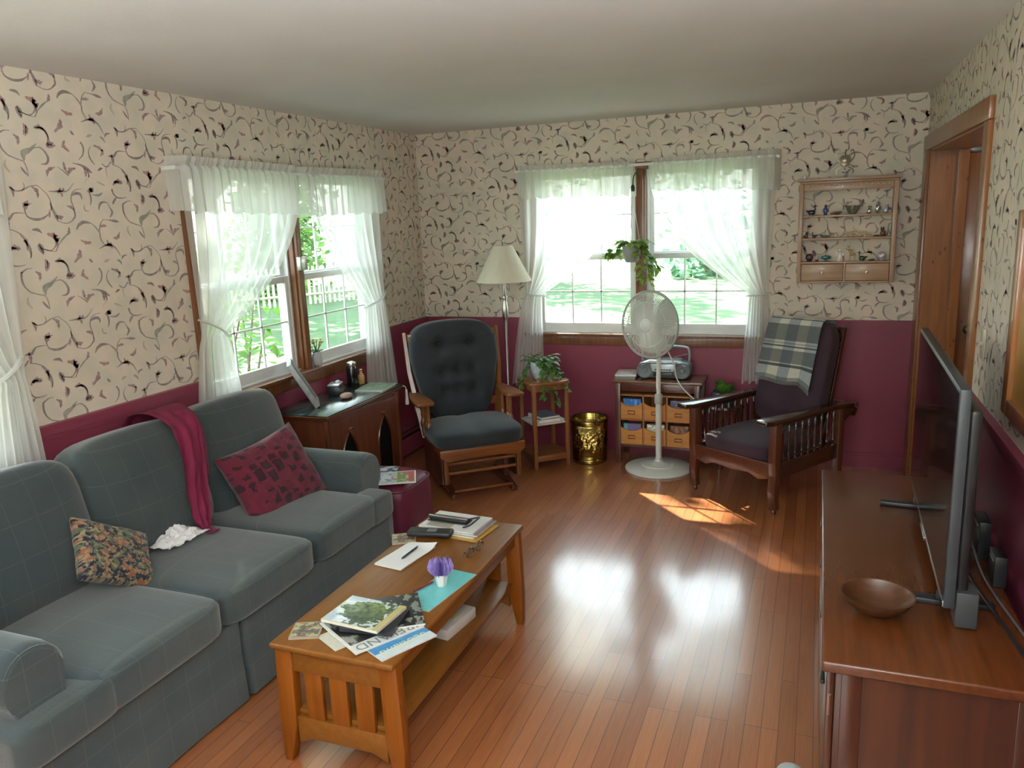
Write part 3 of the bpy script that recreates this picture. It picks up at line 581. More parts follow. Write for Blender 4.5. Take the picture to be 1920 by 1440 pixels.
curtain_thing('sheer white curtain tied back over the window pane behind the far end of the sofa', fl_, (0, 3.1, .6),
    ((3.09, 4.06, 3.12, 3.31, 3.0, 3.40, 2.10, 1.24, .62), dict(seed=3, folds=8, pw=2.3)), ((3.075, 4.03, 2.142, 2.132, 1.875, 1.85), dict(seed=4)), (3.13, 3.33, 1.34, 1.22), (SHEER, SHEERV))
curtain_thing('sheer white curtain tied back beside the blue glider chair, falling behind the old cabinet', fl_, (0, 5.0, .56),
    ((5.05, 4.10, 4.98, 4.72, 5.08, 4.66, 2.10, 1.22, .575), dict(seed=5, folds=8, pw=1.7)), ((5.045, 4.05, 2.142, 2.128, 1.855, 1.84), dict(seed=6)), (5.0, 4.7, 1.30, 1.21), (SHEER, SHEERV))
curtain_thing('sheer white curtain tied back next to the floor lamp', fb_, (.8, BY, .5),
    ((.86, 1.735, .90, 1.03, .76, 1.03, 2.12, 1.20, .49), dict(seed=7, folds=8)), ((.845, 1.745, 2.15, 2.135, 1.915, 1.90), dict(seed=8)), (.88, 1.06, 1.21, 1.19), (SHEERB, SHEERV))
curtain_thing('sheer white curtain tied back behind the wooden armchair with the plaid blanket', fb_, (2.7, BY, .58),
    ((2.70, 1.84, 2.66, 2.54, 2.70, 2.50, 2.12, 1.20, .58), dict(seed=9, folds=8)), ((2.72, 1.85, 2.155, 2.145, 1.90, 1.93), dict(seed=10)), (2.68, 2.52, 1.21, 1.19), (SHEERB, SHEERV))
curtain_thing('sheer white curtain hanging behind the near end of the sofa', fl_, (0, 2.15, .6),
    ((2.20, 1.26, 2.15, 1.98, 2.19, 1.86, 2.10, 1.24, .62), dict(seed=11, folds=8)), ((2.19, 1.24, 2.142, 2.135, 1.87, 1.85), dict(seed=12)), (2.16, 1.96, 1.33, 1.22), (SHEER, SHEERV))
def rod(label, fn, a, b, z, base_):
    t = thing('curtain_rod', label, 'curtain rod', base_)
    part(t, 'bar', MB().tube([fn(a, 0, z), fn(a, .075, z), fn(b, .075, z), fn(b, 0, z)], .008, 8, flat=1.3), WHITE)
    return t
rod('flat white curtain rod across the window of the side wall with the old cabinet below', fl_, 3.07, 5.06, 2.085, (0, 4.07, 2.08))
rod('flat white curtain rod across the bright window above the fan', fb_, .85, 2.71, 2.11, (1.77, BY, 2.1))
single('window_sensor', 'small grey metal box fixed halfway up the brown post between the side window panes', 'sensor', MB().box(.02, .05, 4.03, 4.10, 1.52, 1.60, .004), METAL, (.03, 4.06, 1.56), world=True)

# ------------------------------------------------------------------ outdoors
def lawn_mat():
    return mat('lawn_grass', (.045, .095, .034), (.075, .135, .052), .9, scale=1.2, bump=.4, bscale=60, detail=8)
GZ = -.6
lawn = MB()
lawn.grid(lambda s, t: (-60+130*s, -40+120*t, GZ+(.0)), 20, 20)
struct('lawn', lawn, lawn_mat())
LEAF = [leafmat('leaves_bright', (.10, .24, .03), (.22, .40, .07), .5), leafmat('leaves_mid', (.05, .14, .025), (.11, .25, .05), .4), leafmat('leaves_hazy', (.10, .22, .15), (.17, .32, .20), .4)]  # the pale bluish set has the far trees' haze painted into its colour
BARK = mat('bark', (.10, .075, .05), (.17, .13, .09), .9, stretch=(3, 3, .5), bump=.4)
def tree(label, x, y, h, r, k, seed, n=1500, low=.12, cat='tree', size=.42, name='tree'):
    rnd = random.Random(seed); t = thing(name, label, cat, (x, y, GZ))
    mb = MB(); mb.tube([(x, y, GZ), (x+.1, y, GZ+h*.3), (x-.05, y+.1, GZ+h*.8)], [h*.022, h*.016, h*.005], 8)
    for q in range(7):
        a = rnd.uniform(0, 6.28); z = GZ+h*rnd.uniform(.25, .6); mb.tube([(x, y, z), (x+cos(a)*r*.6, y+sin(a)*r*.6, z+h*.18)], [h*.007, h*.002], 5)
    part(t, 'trunk', mb, BARK)
    mb = MB(); cl = [(rnd.gauss(0, .40), rnd.gauss(0, .40), rnd.random()) for _ in range(40)]
    for q in range(n):
        c = rnd.choice(cl); zz = low+(1-low)*min(1, max(0, c[2]+rnd.gauss(0, .1))); w = r*(1-.55*abs(zz-.5)*1.3)
        p = V((x+c[0]*w+rnd.gauss(0, .16)*r, y+c[1]*w+rnd.gauss(0, .16)*r, GZ+h*zz))
        d = V((rnd.gauss(0, 1), rnd.gauss(0, 1), rnd.gauss(-.2, .6))).normalized(); s_ = d.cross(V((rnd.random(), rnd.random(), 1))).normalized(); L = size*rnd.uniform(.6, 1.3)
        mb.add([p, p+d*L*.5+s_*L*.3, p+d*L, p+d*L*.5-s_*L*.3], [(0, 1, 2, 3)])
    part(t, 'crown', mb, LEAF[k], flat=True); return t
TREES = [
    (-7.5, 27, 9, 2.6, 2, 'haze-tinted bluish green tree standing leftmost beyond the lawn of the bright window', 0), (-.8, 30, 8, 2.5, 2, 'haze-tinted bluish green tree seen left of the hanging plant through the bright window', 0),
    (5.0, 31, 9, 2.6, 0, 'bright green tree seen right of the hanging plant through the bright window', 0), (11, 30, 8.5, 2.6, 1, 'mid green tree farthest right beyond the lawn of the bright window', 0),
    (-6.2, 10.2, 10.5, 2.9, 0, 'unseen tall leafy tree added to shade the side window from the sun', .42), (-3.6, 13.05, 10.4, 1.6, 1, 'unseen bare-stemmed tree with a flat leafy top, added to block sun from the bright window', .82),  # both stand out of view, added to keep direct sun off the windows
    (-14.2, 21.6, 9, 2.3, 0, 'bright green tree beyond the fence, in the middle of the side window', 0), (-16.5, 26.5, 10, 2.6, 1, 'mid green tree beyond the fence, seen in the right pane of the side window', 0),
    (-18.5, 19, 10, 2.5, 1, 'mid green tree beyond the fence, seen through the left sheer curtain of the side window', 0), (-23.5, 25, 11, 2.8, 2, 'haze-tinted bluish tree farthest away behind the fence of the side window', 0), (-11.5, 13.2, 9, 2.0, 0, 'bright tree on the side lawn, hidden behind the left sheer curtain', .1)]
for i, (x, y, h, r, k, lab, low) in enumerate(TREES):
    tree(lab, x, y, h, r, k, 40+i, n=1500 if i < 4 else (3400 if i in (4, 5) else 2800), size=.5 if i < 4 else .42 if i > 5 else .36, low=low)
# shrub close to the left window, with bare stems
rnd = random.Random(5); t = thing('shrub', 'leafy shrub with bare grey stems close outside the left pane of the side window', 'shrub', (-1.35, 4.5, GZ))
mb = MB(); tips = []
for q in range(9):
    a = rnd.uniform(-1.2, 1.2); p = [V((-1.35, 4.5, GZ)), V((-1.35+.2*sin(a*2), 4.5+a*.35, .3)), V((-1.35+.3*cos(q), 4.5+a*.8, .95+.25*rnd.random()))]
    mb.tube(smooth_path(p, 5), [.018-.0012*k for k in range(11)], 6); tips += p[1:]
part(t, 'stem', mb, BARK); mb = MB()
for q in range(420):
    c = rnd.choice(tips); p = c+V((rnd.gauss(0, .22), rnd.gauss(0, .24), rnd.gauss(-.12, .2))); leaf_quads(mb, p, 1, rnd.uniform(.05, .10), (rnd.gauss(0, 1), rnd.gauss(0, 1), rnd.gauss(0, .6)), .3)
part(t, 'foliage', mb, LEAF[0], flat=True)
# picket fence far across the side lawn
FEN = mat('weathered_fence', (.62, .58, .46), (.5, .47, .38), .8)
mb = MB(); A = V((-9.6, 23.2)); B_ = V((-14.5, 15.4)); L = (B_-A).length; dd = (B_-A)/L
for q in range(int(L/.16)):
    p = A+dd*(q*.16); mb.box(p.x-.012, p.x+.012, p.y-.05, p.y+.05, GZ, GZ+1.15)
for z in (.3, .9): mb.tube([(A.x+.03, A.y, GZ+z), (B_.x+.03, B_.y, GZ+z)], .04, 4)
single('picket_fence', 'pale picket fence across the lawn seen through the side window', 'fence', mb, FEN, (-12, 19.3, GZ), world=True)

# ------------------------------------------------------------------ light
wd = bpy.data.worlds.new('sky'); bpy.context.scene.world = wd; wd.use_nodes = True
nt = wd.node_tree; bg = nt.nodes['Background']
tc = _n(nt, 'ShaderNodeTexCoord'); sp = _n(nt, 'ShaderNodeSeparateXYZ'); cr = _n(nt, 'ShaderNodeValToRGB')
nt.links.new(tc.outputs['Generated'], sp.inputs[0]); nt.links.new(sp.outputs['Z'], cr.inputs['Fac'])
cr.color_ramp.elements[0].color = (1.0, 1.0, .98, 1); cr.color_ramp.elements[1].color = (.72, .86, 1.0, 1); cr.color_ramp.elements[1].position = .7
nt.links.new(cr.outputs['Color'], bg.inputs['Color']); bg.inputs['Strength'].default_value = 6.3
sun = bpy.data.lights.new('sun', 'SUN'); sun.energy = 34; sun.angle = R(.6); sun.color = (1, .92, .78)
so = bpy.data.objects.new('sun', sun); COL.objects.link(so)
so.rotation_euler = V((-.54, .579, .609)).to_track_quat('Z', 'Y').to_euler(); so.location = (-6, 12, 9)
def portal(name, loc, rot, sx, sy):
    l = bpy.data.lights.new(name, 'AREA'); l.shape = 'RECTANGLE'; l.size = sx; l.size_y = sy; l.cycles.is_portal = True
    o = bpy.data.objects.new(name, l); COL.objects.link(o); o.location = loc; o.rotation_euler = rot
# the camera's own flash
fl = bpy.data.lights.new('camera_flash', 'AREA'); fl.shape = 'DISK'; fl.size = .5; fl.energy = 14; fl.color = (.95, 1, 1)
fo = bpy.data.objects.new('camera_flash', fl); COL.objects.link(fo)
ul = bpy.data.lights.new('ceiling_fill', 'AREA'); ul.shape = 'DISK'; ul.size = .5; ul.energy = 150; ul.color = (.86, .96, 1)  # upward fill light added out of view to brighten the ceiling
uo = bpy.data.objects.new('ceiling_fill', ul); COL.objects.link(uo); uo.location = (2.7, -.1, 1.35); uo.rotation_euler = (R(180), 0, 0)
hl = bpy.data.lights.new('hall_lamp', 'POINT'); hl.energy = 9; hl.shadow_soft_size = .1; hl.color = (1, .8, .55)
ho = bpy.data.objects.new('hall_lamp', hl); COL.objects.link(ho); ho.location = (4.4, 4.6, 2.25)
# ------------------------------------------------------------------ camera
cam = bpy.data.cameras.new('camera'); co = bpy.data.objects.new('camera', cam); COL.objects.link(co)
FPX, YAW, PIT, ROL = 1474.39, .3742, .2103, -.0401
cam.sensor_width = 36; cam.sensor_fit = 'HORIZONTAL'; cam.lens = 36*FPX/1920; cam.clip_start = .05; cam.clip_end = 300
fw = V((-sin(YAW)*cos(PIT), cos(YAW)*cos(PIT), -sin(PIT))); rt = V((cos(YAW), sin(YAW), 0)); up = rt.cross(fw)
r2 = cos(ROL)*rt+sin(ROL)*up; u2 = -sin(ROL)*rt+cos(ROL)*up
mw = MX((r2, u2, -fw)).transposed().to_4x4(); mw.translation = V((2.9743, 0, 1.7929)); co.matrix_world = mw
bpy.context.scene.camera = co
fo.matrix_world = MX.Translation(V((2.9743, 0, 1.7929))+u2*.25-fw*.12) @ mw.to_3x3().to_4x4()
sc = bpy.context.scene
sc.view_settings.view_transform = 'Standard'; sc.view_settings.look = 'None'; sc.view_settings.exposure = .3; sc.view_settings.gamma = 1
sc.view_settings.use_curve_mapping = False
sc.cycles.max_bounces = 10; sc.cycles.diffuse_bounces = 5; sc.cycles.transparent_max_bounces = 16; sc.cycles.caustics_reflective = False; sc.cycles.caustics_refractive = False
sc.cycles.sample_clamp_indirect = 6
# ------------------------------------------------------------------ sofa
def sofa_mat():
    m = mat('sofa_chenille', (.026, .040, .045), (.041, .054, .054), .9, scale=3.5, bump=.35, bscale=220, sheen=.35, detail=4)
    nt = m.node_tree; b = nt.nodes['Principled BSDF']; tc = _n(nt, 'ShaderNodeTexCoord')
    mp = _n(nt, 'ShaderNodeMapping'); mp.inputs['Rotation'].default_value = (0, R(-20), 0); nt.links.new(tc.outputs['Object'], mp.inputs['Vector'])
    sp = _n(nt, 'ShaderNodeSeparateXYZ'); nt.links.new(mp.outputs['Vector'], sp.inputs[0])
    prev = None
    for k, ax in enumerate(('X', 'Y', 'Z')):
        dv = _n(nt, 'ShaderNodeMath', operation='MULTIPLY_ADD'); dv.inputs[1].default_value = 1/.105; dv.inputs[2].default_value = 50.3; nt.links.new(sp.outputs[ax], dv.inputs[0])
        fr = _n(nt, 'ShaderNodeMath', operation='FRACT'); nt.links.new(dv.outputs[0], fr.inputs[0])
        lt = _n(nt, 'ShaderNodeMath', operation='LESS_THAN'); lt.inputs[1].default_value = .035 if ax != 'X' else .0; nt.links.new(fr.outputs[0], lt.inputs[0])
        if prev is None: prev = lt
        else:
            mxm = _n(nt, 'ShaderNodeMath', operation='MAXIMUM'); nt.links.new(prev.outputs[0], mxm.inputs[0]); nt.links.new(lt.outputs[0], mxm.inputs[1]); prev = mxm
    sc_ = _n(nt, 'ShaderNodeMath', operation='MULTIPLY'); sc_.inputs[1].default_value = .2; nt.links.new(prev.outputs[0], sc_.inputs[0])
    mx = _n(nt, 'ShaderNodeMix', data_type='RGBA'); src = b.inputs['Base Color'].links[0].from_socket
    nt.links.new(sc_.outputs[0], mx.inputs['Factor']); nt.links.new(src, mx.inputs['A']); mx.inputs['B'].default_value = (.12, .14, .12, 1)
    nt.links.new(mx.outputs['Result'], b.inputs['Base Color']); return m
SOFA = sofa_mat()
t = thing('sofa', 'long blue-green three seat sofa along the side wall with loose back cushions', 'sofa', (.5, 2.33, 0))
mb = MB(); mb.box(.09, .96, 1.30, 3.38, .14, .34, .03); mb.box(.08, .26, 1.28, 3.40, .14, .84, .06, 3); part(t, 'frame', mb, SOFA)
mb = MB(); px = []
for k in range(0, 121):
    s_ = k/120; y = 1.27+2.03*s_; px.append((.975+.004*sin(17*s_)-(.03 if abs(y-2.165) < .006 or abs(y-2.72) < .004 else 0), y))
px = [(.2, 1.27)]+px+[(.2, 3.30)]
vs = []; fs = []
for i, (x, y) in enumerate(px):
    for z, o in ((.012, .012), (.11, .006), (.2, .002), (.205, -.002), (.34, 0)): vs.append((x+(o if 0 < i < len(px)-1 else 0), y, z))
for i in range(len(px)-1):
    for k in range(4): a = i*5+k; fs.append((a, a+5, a+6, a+1))
mb.add(vs, fs); part(t, 'skirt', mb, SOFA)
def seat(y0, y1, x0=.30, ear=None):
    mb = MB(); mb.blob(((x0+1.005)/2, (y0+y1)/2, .40), ((1.005-x0)/2, (y1-y0)/2+.002, .072), 9, 14, puff=.016)
    if ear: mb.blob((.925, (ear[0]+ear[1])/2, .395), (.082, (ear[1]-ear[0])/2, .066), 7, 10, puff=.006)
    return part(t, 'seat_cushion', mb, SOFA)
seat(1.50, 2.085, ear=(1.25, 1.60)); seat(2.085, 2.66); seat(2.66, 3.20, ear=(3.1, 3.315))
def back(y0, y1, top, lean=.0, xb=.255):
    T = Tm((xb, (y0+y1)/2, .43+(top-.43)/2), ry=R(-13+lean))
    mb = MB(); mb.blob((0, 0, 0), (.115, (y1-y0)/2+.004, (top-.40)/2), 5.5, 14, T=T)
    for k in range(len(mb.v)):
        x, y, z = mb.v[k]; q = (y-(y0+y1)/2)/((y1-y0)/2); w = (z-.43)/(top-.43)
        mb.v[k] = (x+.035*max(0, 1-q*q)*max(0, 1-(2*w-1)**2)+.01*fbm(y*3, z*3, y0), y, z-.012*q*q*(w > .8))
    return part(t, 'back_cushion', mb, SOFA)
back(1.46, 2.12, .95); back(2.12, 2.74, .955); back(2.74, 3.37, .955, 1)
def arm(yc, yo, xf, zc=.535):
    mb = MB(); sg = 1 if yo > yc else -1
    # rolled profile in (y, z), lofted along x with a soft front
    prof = [(yc-sg*.085, .18), (yc-sg*.09, .40)]+[(yc+.108*cos(a)*sg, zc+.10*sin(a)) for a in [pi-.25-k*(pi+.55)/12 for k in range(13)]]+[(yc+sg*.075, .40), (yc+sg*.075, .18)]
    xs = [(.10, 1), (.5, 1), (xf-.05, 1), (xf-.015, .97), (xf, .88)]; vs = []; fs = []; n = len(prof)
    for x, s_ in xs:
        for y, z in prof: vs.append((x, yc+(y-yc)*s_, .18+(z-.18)*(1-(1-s_)*.4)))
    for i in range(len(xs)-1):
        for k in range(n): a = i*n+k; b = i*n+(k+1) % n; fs.append((a, b, b+n, a+n))
    fs.append(tuple((len(xs)-1)*n+k for k in range(n))); fs.append(tuple(reversed(range(n)))); mb.add(vs, fs)
    a_ = part(t, 'arm', mb, SOFA)
    mb = MB(); mb.tube([(xf-.008, yc+.088*cos(q)*sg, zc+.004+.082*sin(q)) for q in [pi-.2-k*(pi+.4)/14 for k in range(15)]], .006, 6); part(a_, 'piping', mb, SOFA)
arm(3.325, 3.45, .87, .535); arm(1.385, 1.2, .93, .555)

# fabrics lying on the sofa
def pillow(name, label, cat, mats, w, h, d, M_, colfn=None, n=26, pin=.18, group=None):
    mb = MB()
    for sg in (1, -1):
        def f(u, v):
            a = 2*u-1; b = 2*v-1; e_ = max(0, (1-a**4))*max(0, (1-b**4)); p = 1-pin*.5*(1-min(1, abs(a)**3*1.0+.0))*0
            k = 1-pin*(1-a*a)*(b*b)*.5; j = 1-pin*(1-b*b)*(a*a)*.5
            return (a*w/2*j, b*h/2*k, sg*d/2*e_**.5+.006*fbm(a*2.5, b*2.5, sg*3+w))
        mb.grid(f, n, n, 0, colfn=colfn)
        if sg < 0: 
            q = len(mb.f)//2
            for k in range(q, len(mb.f)): mb.f[k] = list(reversed(mb.f[k]))
    o = mb.build(name, mats, None, ang=70); o.matrix_world = M_
    return tag(o, label, cat, group)
def frame_from(c, xdir, ydir):
    x = V(xdir).normalized(); y = V(ydir); y = (y-x*y.dot(x)).normalized(); z = x.cross(y)
    m = MX((x, y, z)).transposed().to_4x4(); m.translation = V(c); return m
def quilt(u, v):
    q = u+.12*v; a = (q*8) % 1; b = (v*6+.5*(int(q*8) % 2)) % 1; k = .35+.9*abs(fbm(u*6, v*6, 2)); n_ = fbm(u*4, v*4, 7); d = .18 < a < .78+.3*n_ and .12 < b < .58+.8*n_
    c = (.032, .002, .009) if d else (.125, .006, .025); return tuple(x*(.65+.5*k) for x in c)
pillow('throw_pillow', 'crimson quilted throw pillow leaning at the far end of the blue-green sofa', 'pillow', VCF, .50, .40, .15, frame_from((.535, 2.985, .60), (.10, .87, .10), (-.42, -.06, .80)), quilt, 64)
def floral(u, v):
    n1 = fbm(u*9, v*9, 5); n2 = fbm(u*13+4, v*13, 9); n3 = fbm(u*24, v*24, 1)
    if n1 > .22: return (.24, .085, .04) if n2 > 0 else (.28, .18, .10)
    if n2 > .24: return (.26, .20, .10)
    if n1 < -.28: return (.09, .11, .06)
    if n3 > .22: return (.11, .09, .08)
    return (.010, .013, .028)
pillow('floral_pillow', 'small dark floral throw pillow slumped against the near sofa back cushion', 'pillow', VCF, .34, .27, .10, frame_from((.505, 2.055, .585), (.12, .72, -.45), (-.55, .42, .60)), floral, 96)
# crimson scarf over the back
SCARF = mat('crimson_knit', (.20, .006, .045), (.14, .004, .034), .85, scale=20, stretch=(1, 1, .2), bump=.5, bscale=90)
mb = MB()
path = [V((.03, 2.66, .84)), V((.09, 2.655, .965)), V((.22, 2.645, .995)), V((.352, 2.625, .945)), V((.415, 2.59, .81)), V((.445, 2.555, .66)), V((.462, 2.53, .56)), V((.492, 2.525, .500))]
sp_ = smooth_path(path, 6)
def f(s, t_):
    i = t_*(len(sp_)-1); k = int(min(i, len(sp_)-2)); p = sp_[k].lerp(sp_[k+1], i-k); w = .115*(1-t_)**.75+.016+.02*sin(9*t_)*(s > .5)
    y = (s-.5)*2*w; bump_ = .005*sin(s*17+3*t_)+.016*fbm(s*3, t_*5, 3)
    return (p.x+bump_+.026, p.y+y, p.z+.35*bump_+.008)
mb.grid(f, 30, 60)
for k in range(9):
    p = V(f(1, .3+.035*k)); mb.tube([p, p+V((.012, .004, -.05)), p+V((.008, .006, -.10))], .0025, 4)
    p = V(f(k/8, 1)); mb.tube([p, p+V((.02, .0, -.012)), p+V((.045, .003, -.010))], .0028, 4)
single('scarf', 'crimson fringed scarf draped over the middle of the sofa back', 'scarf', mb, SCARF, (.3, 2.6, .6), world=True, ang=80)
# crumpled white tissue
mb = MB()
def f(u, v):
    a = 2*u-1; b = 2*v-1; r_ = math.hypot(a, b); h = max(0, 1-r_**2.0)
    return (.47+a*.075+.02*fbm(a*2, b*2), 2.405+b*.115+.02*fbm(a*2, b*2, 4), .507+h*.036*(1+.9*fbm(a*2.2, b*2.2, 7))+abs(.014*fbm(a*3.5, b*3.5, 1)))
mb.grid(f, 34, 34); single('tissue', 'crumpled white tissue lying on the middle sofa seat', 'tissue', mb, mat('tissue_paper', (.86, .86, .88), (.8, .8, .82), .8), (.47, 2.4, .49), world=True, ang=25)

# hassock with magazines beside the sofa
HASS = mat('maroon_vinyl', (.13, .014, .040), (.11, .011, .034), .5, bump=.05)
t = thing('hassock', 'round-cornered maroon hassock between the sofa arm and the glider chair', 'hassock', (.745, 3.69, 0))
mb = MB(); mb.blob((.745, 3.69, .20), (.205, .20, .195), 5, 14, puff=.012); part(t, 'body', mb, HASS)
mb = MB(); mb.tube([(.745+.2*sg_x, 3.69+.195*sg_y, .36) for sg_x, sg_y in [(abs(cos(a))**.45*(1 if cos(a) > 0 else -1), abs(sin(a))**.45*(1 if sin(a) > 0 else -1)) for a in [2*pi*k/40 for k in range(40)]]], .006, 6, closed=True); part(t, 'piping', mb, HASS)
def cover(w, h, th, colfn, nu=26, nv=34, page=(.8, .8, .76)):
    """a flat book or magazine: printed top (local x right, y up the page), pale page edges"""
    mb = MB(); mb.box(-w/2, w/2, -h/2, h/2, 0, th*.92, 0, col=page)
    mb.grid(lambda u, v: ((u-.5)*w, (v-.5)*h, th), nu, nv, colfn=colfn); return mb
def flat_item(name, label, cat, mb, m, x, y, z, rz, group=None): return single(name, label, cat, mb, m, (x, y, z), rz, group, flat=True)
def mag1(u, v):
    n = fbm(u*3, v*4, 3)
    if u < .05 or u > .95 or v < .04 or v > .96: return (.75, .76, .74)
    if .62 < v < .8 and n > -.1: return (.16, .26, .06)
    if .3 < v < .5 and .2 < u < .8: return (.18, .22, .38) if n > 0 else (.55, .60, .58)
    if v > .85: return (.45, .12, .09)
    return (.42, .46, .42) if n > -.2 else (.45, .15, .12)
def mag2(u, v):
    n = fbm(u*5, v*5, 8); return (.02, .03, .09) if n < .12 else (.5, .52, .56)
flat_item('magazine', 'glossy magazine with green and red pictures on the maroon hassock', 'magazine', cover(.20, .265, .006, mag1), VC, .84, 3.575, .414, R(-62), None)
flat_item('magazine', 'dark blue magazine on the maroon hassock, close to the sofa arm', 'magazine', cover(.19, .25, .005, mag2), VC, .68, 3.66, .4078, R(-72), None)
# ------------------------------------------------------------------ old cabinet beside the sofa
t = thing('console_cabinet', 'antique dark red-brown cabinet with two gothic arch openings under the side window', 'cabinet', (.22, 4.05, 0))
CABW = wood('cabinet_mahogany', (.085, .021, .008), (.15, .040, .015), 2, .35, .3)
Y0, Y1, XF, ZT = 3.63, 4.47, .405, .70
mb = MB(); mb.box(.03, XF-.012, Y0+.01, Y1-.01, .03, ZT, .003); part(t, 'body', mb, CABW)
# front panel with pointed arch cut-outs
def arch(yc, w, z0, z1, n=8):
    pts = [(yc-w, z0)]; h = z1-z0; zs = z0+h*.62
    for k in range(n+1): a = k/n; pts.append((yc-w*(1-a**1.6), zs+(z1-zs)*(a**.75)))
    for k in range(n-1, -1, -1): a = k/n; pts.append((yc+w*(1-a**1.6), zs+(z1-zs)*(a**.75)))
    pts.append((yc+w, z0)); return pts
GR = mat('grille_cloth', (.004, .004, .0035), (.008, .008, .006), .95, scale=40, bump=.3, spec=.05)
PX = MX(((0, 0, 1, 0), (1, 0, 0, 0), (0, 1, 0, 0), (0, 0, 0, 1)))   # (a, b, c) -> x=c, y=a, z=b
archs = [(3.86, .085), (4.27, .085)]
fp = MB(); zA0, zA1 = .07, .575
cols = [Y0]+sum([[c-w, c+w] for c, w in archs], [])+[Y1]
for a, b in ((cols[0], cols[1]), (cols[2], cols[3]), (cols[4], cols[5])): fp.box(XF-.012, XF, a, b, .03, ZT-.03)
for c, w in archs:
    fp.box(XF-.012, XF, c-w, c+w, .03, zA0); A_ = arch(c, w, zA0, zA1)
    L = [p for p in A_ if p[0] <= c+1e-6][1:]; Rr = [p for p in A_ if p[0] >= c-1e-6][:-1]
    fp.prism(L+[(c, ZT-.03), (c-w, ZT-.03)], XF-.012, XF, T=PX); fp.prism(Rr+[(c+w, ZT-.03), (c, ZT-.03)], XF-.012, XF, T=PX)
part(t, 'front_panel', fp, CABW)
for c, w in archs:
    mb = MB(); mb.prism(arch(c, w, zA0, zA1), XF-.0115, XF-.009, T=PX); g = part(t, 'grille', mb, GR)
    mb = MB(); mb.tube([(XF, y, z) for y, z in arch(c, w+.004, zA0, zA1+.004)], .006, 6); part(g, 'arch_molding', mb, CHERRY)
    mb = MB(); mb.box(XF, XF+.014, c-.03, c+.03, zA1+.012, zA1+.024, .004); part(t, 'pull', mb, CHERRY)
for y in (Y0+.02, Y1-.02):
    mb = MB(); mb.lathe([(.022, 0), (.028, .02), (.02, .05), (.016, .10), (.022, .35), (.016, .6), (.024, .66), (.02, .70)], 14, T=Tm((XF-.01, y, 0))); part(t, 'corner_post', mb, CABW)
mb = MB(); mb.box(.02, XF+.025, Y0-.015, Y1+.025, ZT, .712, .004); mb.box(.02, XF+.032, Y0-.022, Y1+.032, .712, .724, .004); part(t, 'top', mb, CHERRY)
GT = mat('green_glass_top', (.016, .027, .025), (.022, .034, .031), .2, coat=.2); mb = MB(); mb.box(.025, XF+.026, Y0-.016, Y1+.026, .7242, .7305, .002); part(t, 'glass_top', mb, GT)
ZD = .731
# picture frame standing on it, seen edge on
t = thing('picture_frame', 'silver grey picture frame leaning on the cabinet, seen from its edge', 'picture frame', (.14, 3.72, ZD))
Tf = frame_from((.19, 3.87, ZD+.004), (.6, -.8, 0), (-.8*.15, -.6*.15, .28))
FRM = mat('pewter_frame', (.36, .38, .37), (.26, .28, .28), .5, metal=.3, scale=25)
mb = MB()
for a in ((-.11, -.085, 0, .30), (.085, .11, 0, .30), (-.085, .085, 0, .025), (-.085, .085, .275, .30)): mb.box(a[0], a[1], a[2], a[3], -.016, .016, .004, T=Tf)
part(t, 'frame', mb, FRM); mb = MB(); mb.box(-.088, .088, .022, .278, -.006, .004, T=Tf); part(t, 'backing', mb, mat('frame_backing', (.15, .15, .14)))
# camera-like gadget
t = thing('clock_radio', 'small black and silver gadget in the middle of the cabinet top', 'gadget', (.16, 4.13, ZD))
mb = MB(); mb.prism([(-.045, 0), (.045, 0), (.05, .03), (.02, .065), (-.045, .065)], -.055, .055, .006, T=Tm((.16, 4.13, ZD), R(20)) @ MX(((1, 0, 0, 0), (0, 0, 1, 0), (0, 1, 0, 0), (0, 0, 0, 1)))); part(t, 'body', mb, BLACK)
mb = MB(); mb.box(-.046, .03, -.058, .058, .062, .074, .005, T=Tm((.16, 4.13, ZD), R(20))); mb.blob((.165, 4.14, ZD+.078), (.02, .02, .012), T=None); part(t, 'silver_top', mb, mat('silver_plastic', (.6, .62, .63), rough=.3, metal=.6))
# dark canister with a wire bail
t = thing('canister', 'black canister with a metal lid at the back of the cabinet', 'canister', (.125, 4.37, ZD))
mb = MB(); mb.lathe([(.034, 0), (.036, .01), (.036, .12), (.03, .14)], 20, T=Tm((.125, 4.37, ZD))); part(t, 'body', mb, mat('dark_glaze', (.008, .008, .01), rough=.15, coat=.5))
mb = MB(); mb.lathe([(.031, .138), (.033, .145), (.03, .16), (.012, .168), (.0, .169)], 20, T=Tm((.125, 4.37, ZD))); part(t, 'lid', mb, METAL)
t = thing('bottle', 'small amber bottle next to the black canister', 'bottle', (.14, 4.47, ZD))
mb = MB(); mb.lathe([(.02, 0), (.022, .008), (.022, .055), (.010, .07), (.009, .085)], 16, T=Tm((.14, 4.455, ZD))); part(t, 'body', mb, mat('amber_wax', (.45, .28, .10), (.4, .25, .08), .3))
mb = MB(); mb.lathe([(.010, .084), (.011, .098), (.0, .10)], 12, T=Tm((.14, 4.455, ZD))); part(t, 'cap', mb, mat('gold_cap', (.5, .36, .15), rough=.3, metal=.8))
mb = MB(); mb.blob((.285, 4.04, ZD+.018), (.032, .045, .018), 2.4, 10); single('stone', 'smooth pinkish stone near the front of the cabinet top', 'stone', mb, mat('pink_stone', (.38, .24, .19), (.48, .33, .27), .7, scale=40), (.285, 4.04, ZD), world=True)
def greencov(u, v): n = fbm(u*4, v*4, 12); return (.10, .16, .09) if n < .1 else (.17, .24, .14)
flat_item('magazine', 'green covered magazine at the far end of the cabinet top', 'magazine', cover(.19, .24, .008, greencov), VC, .305, 4.36, ZD, R(8))
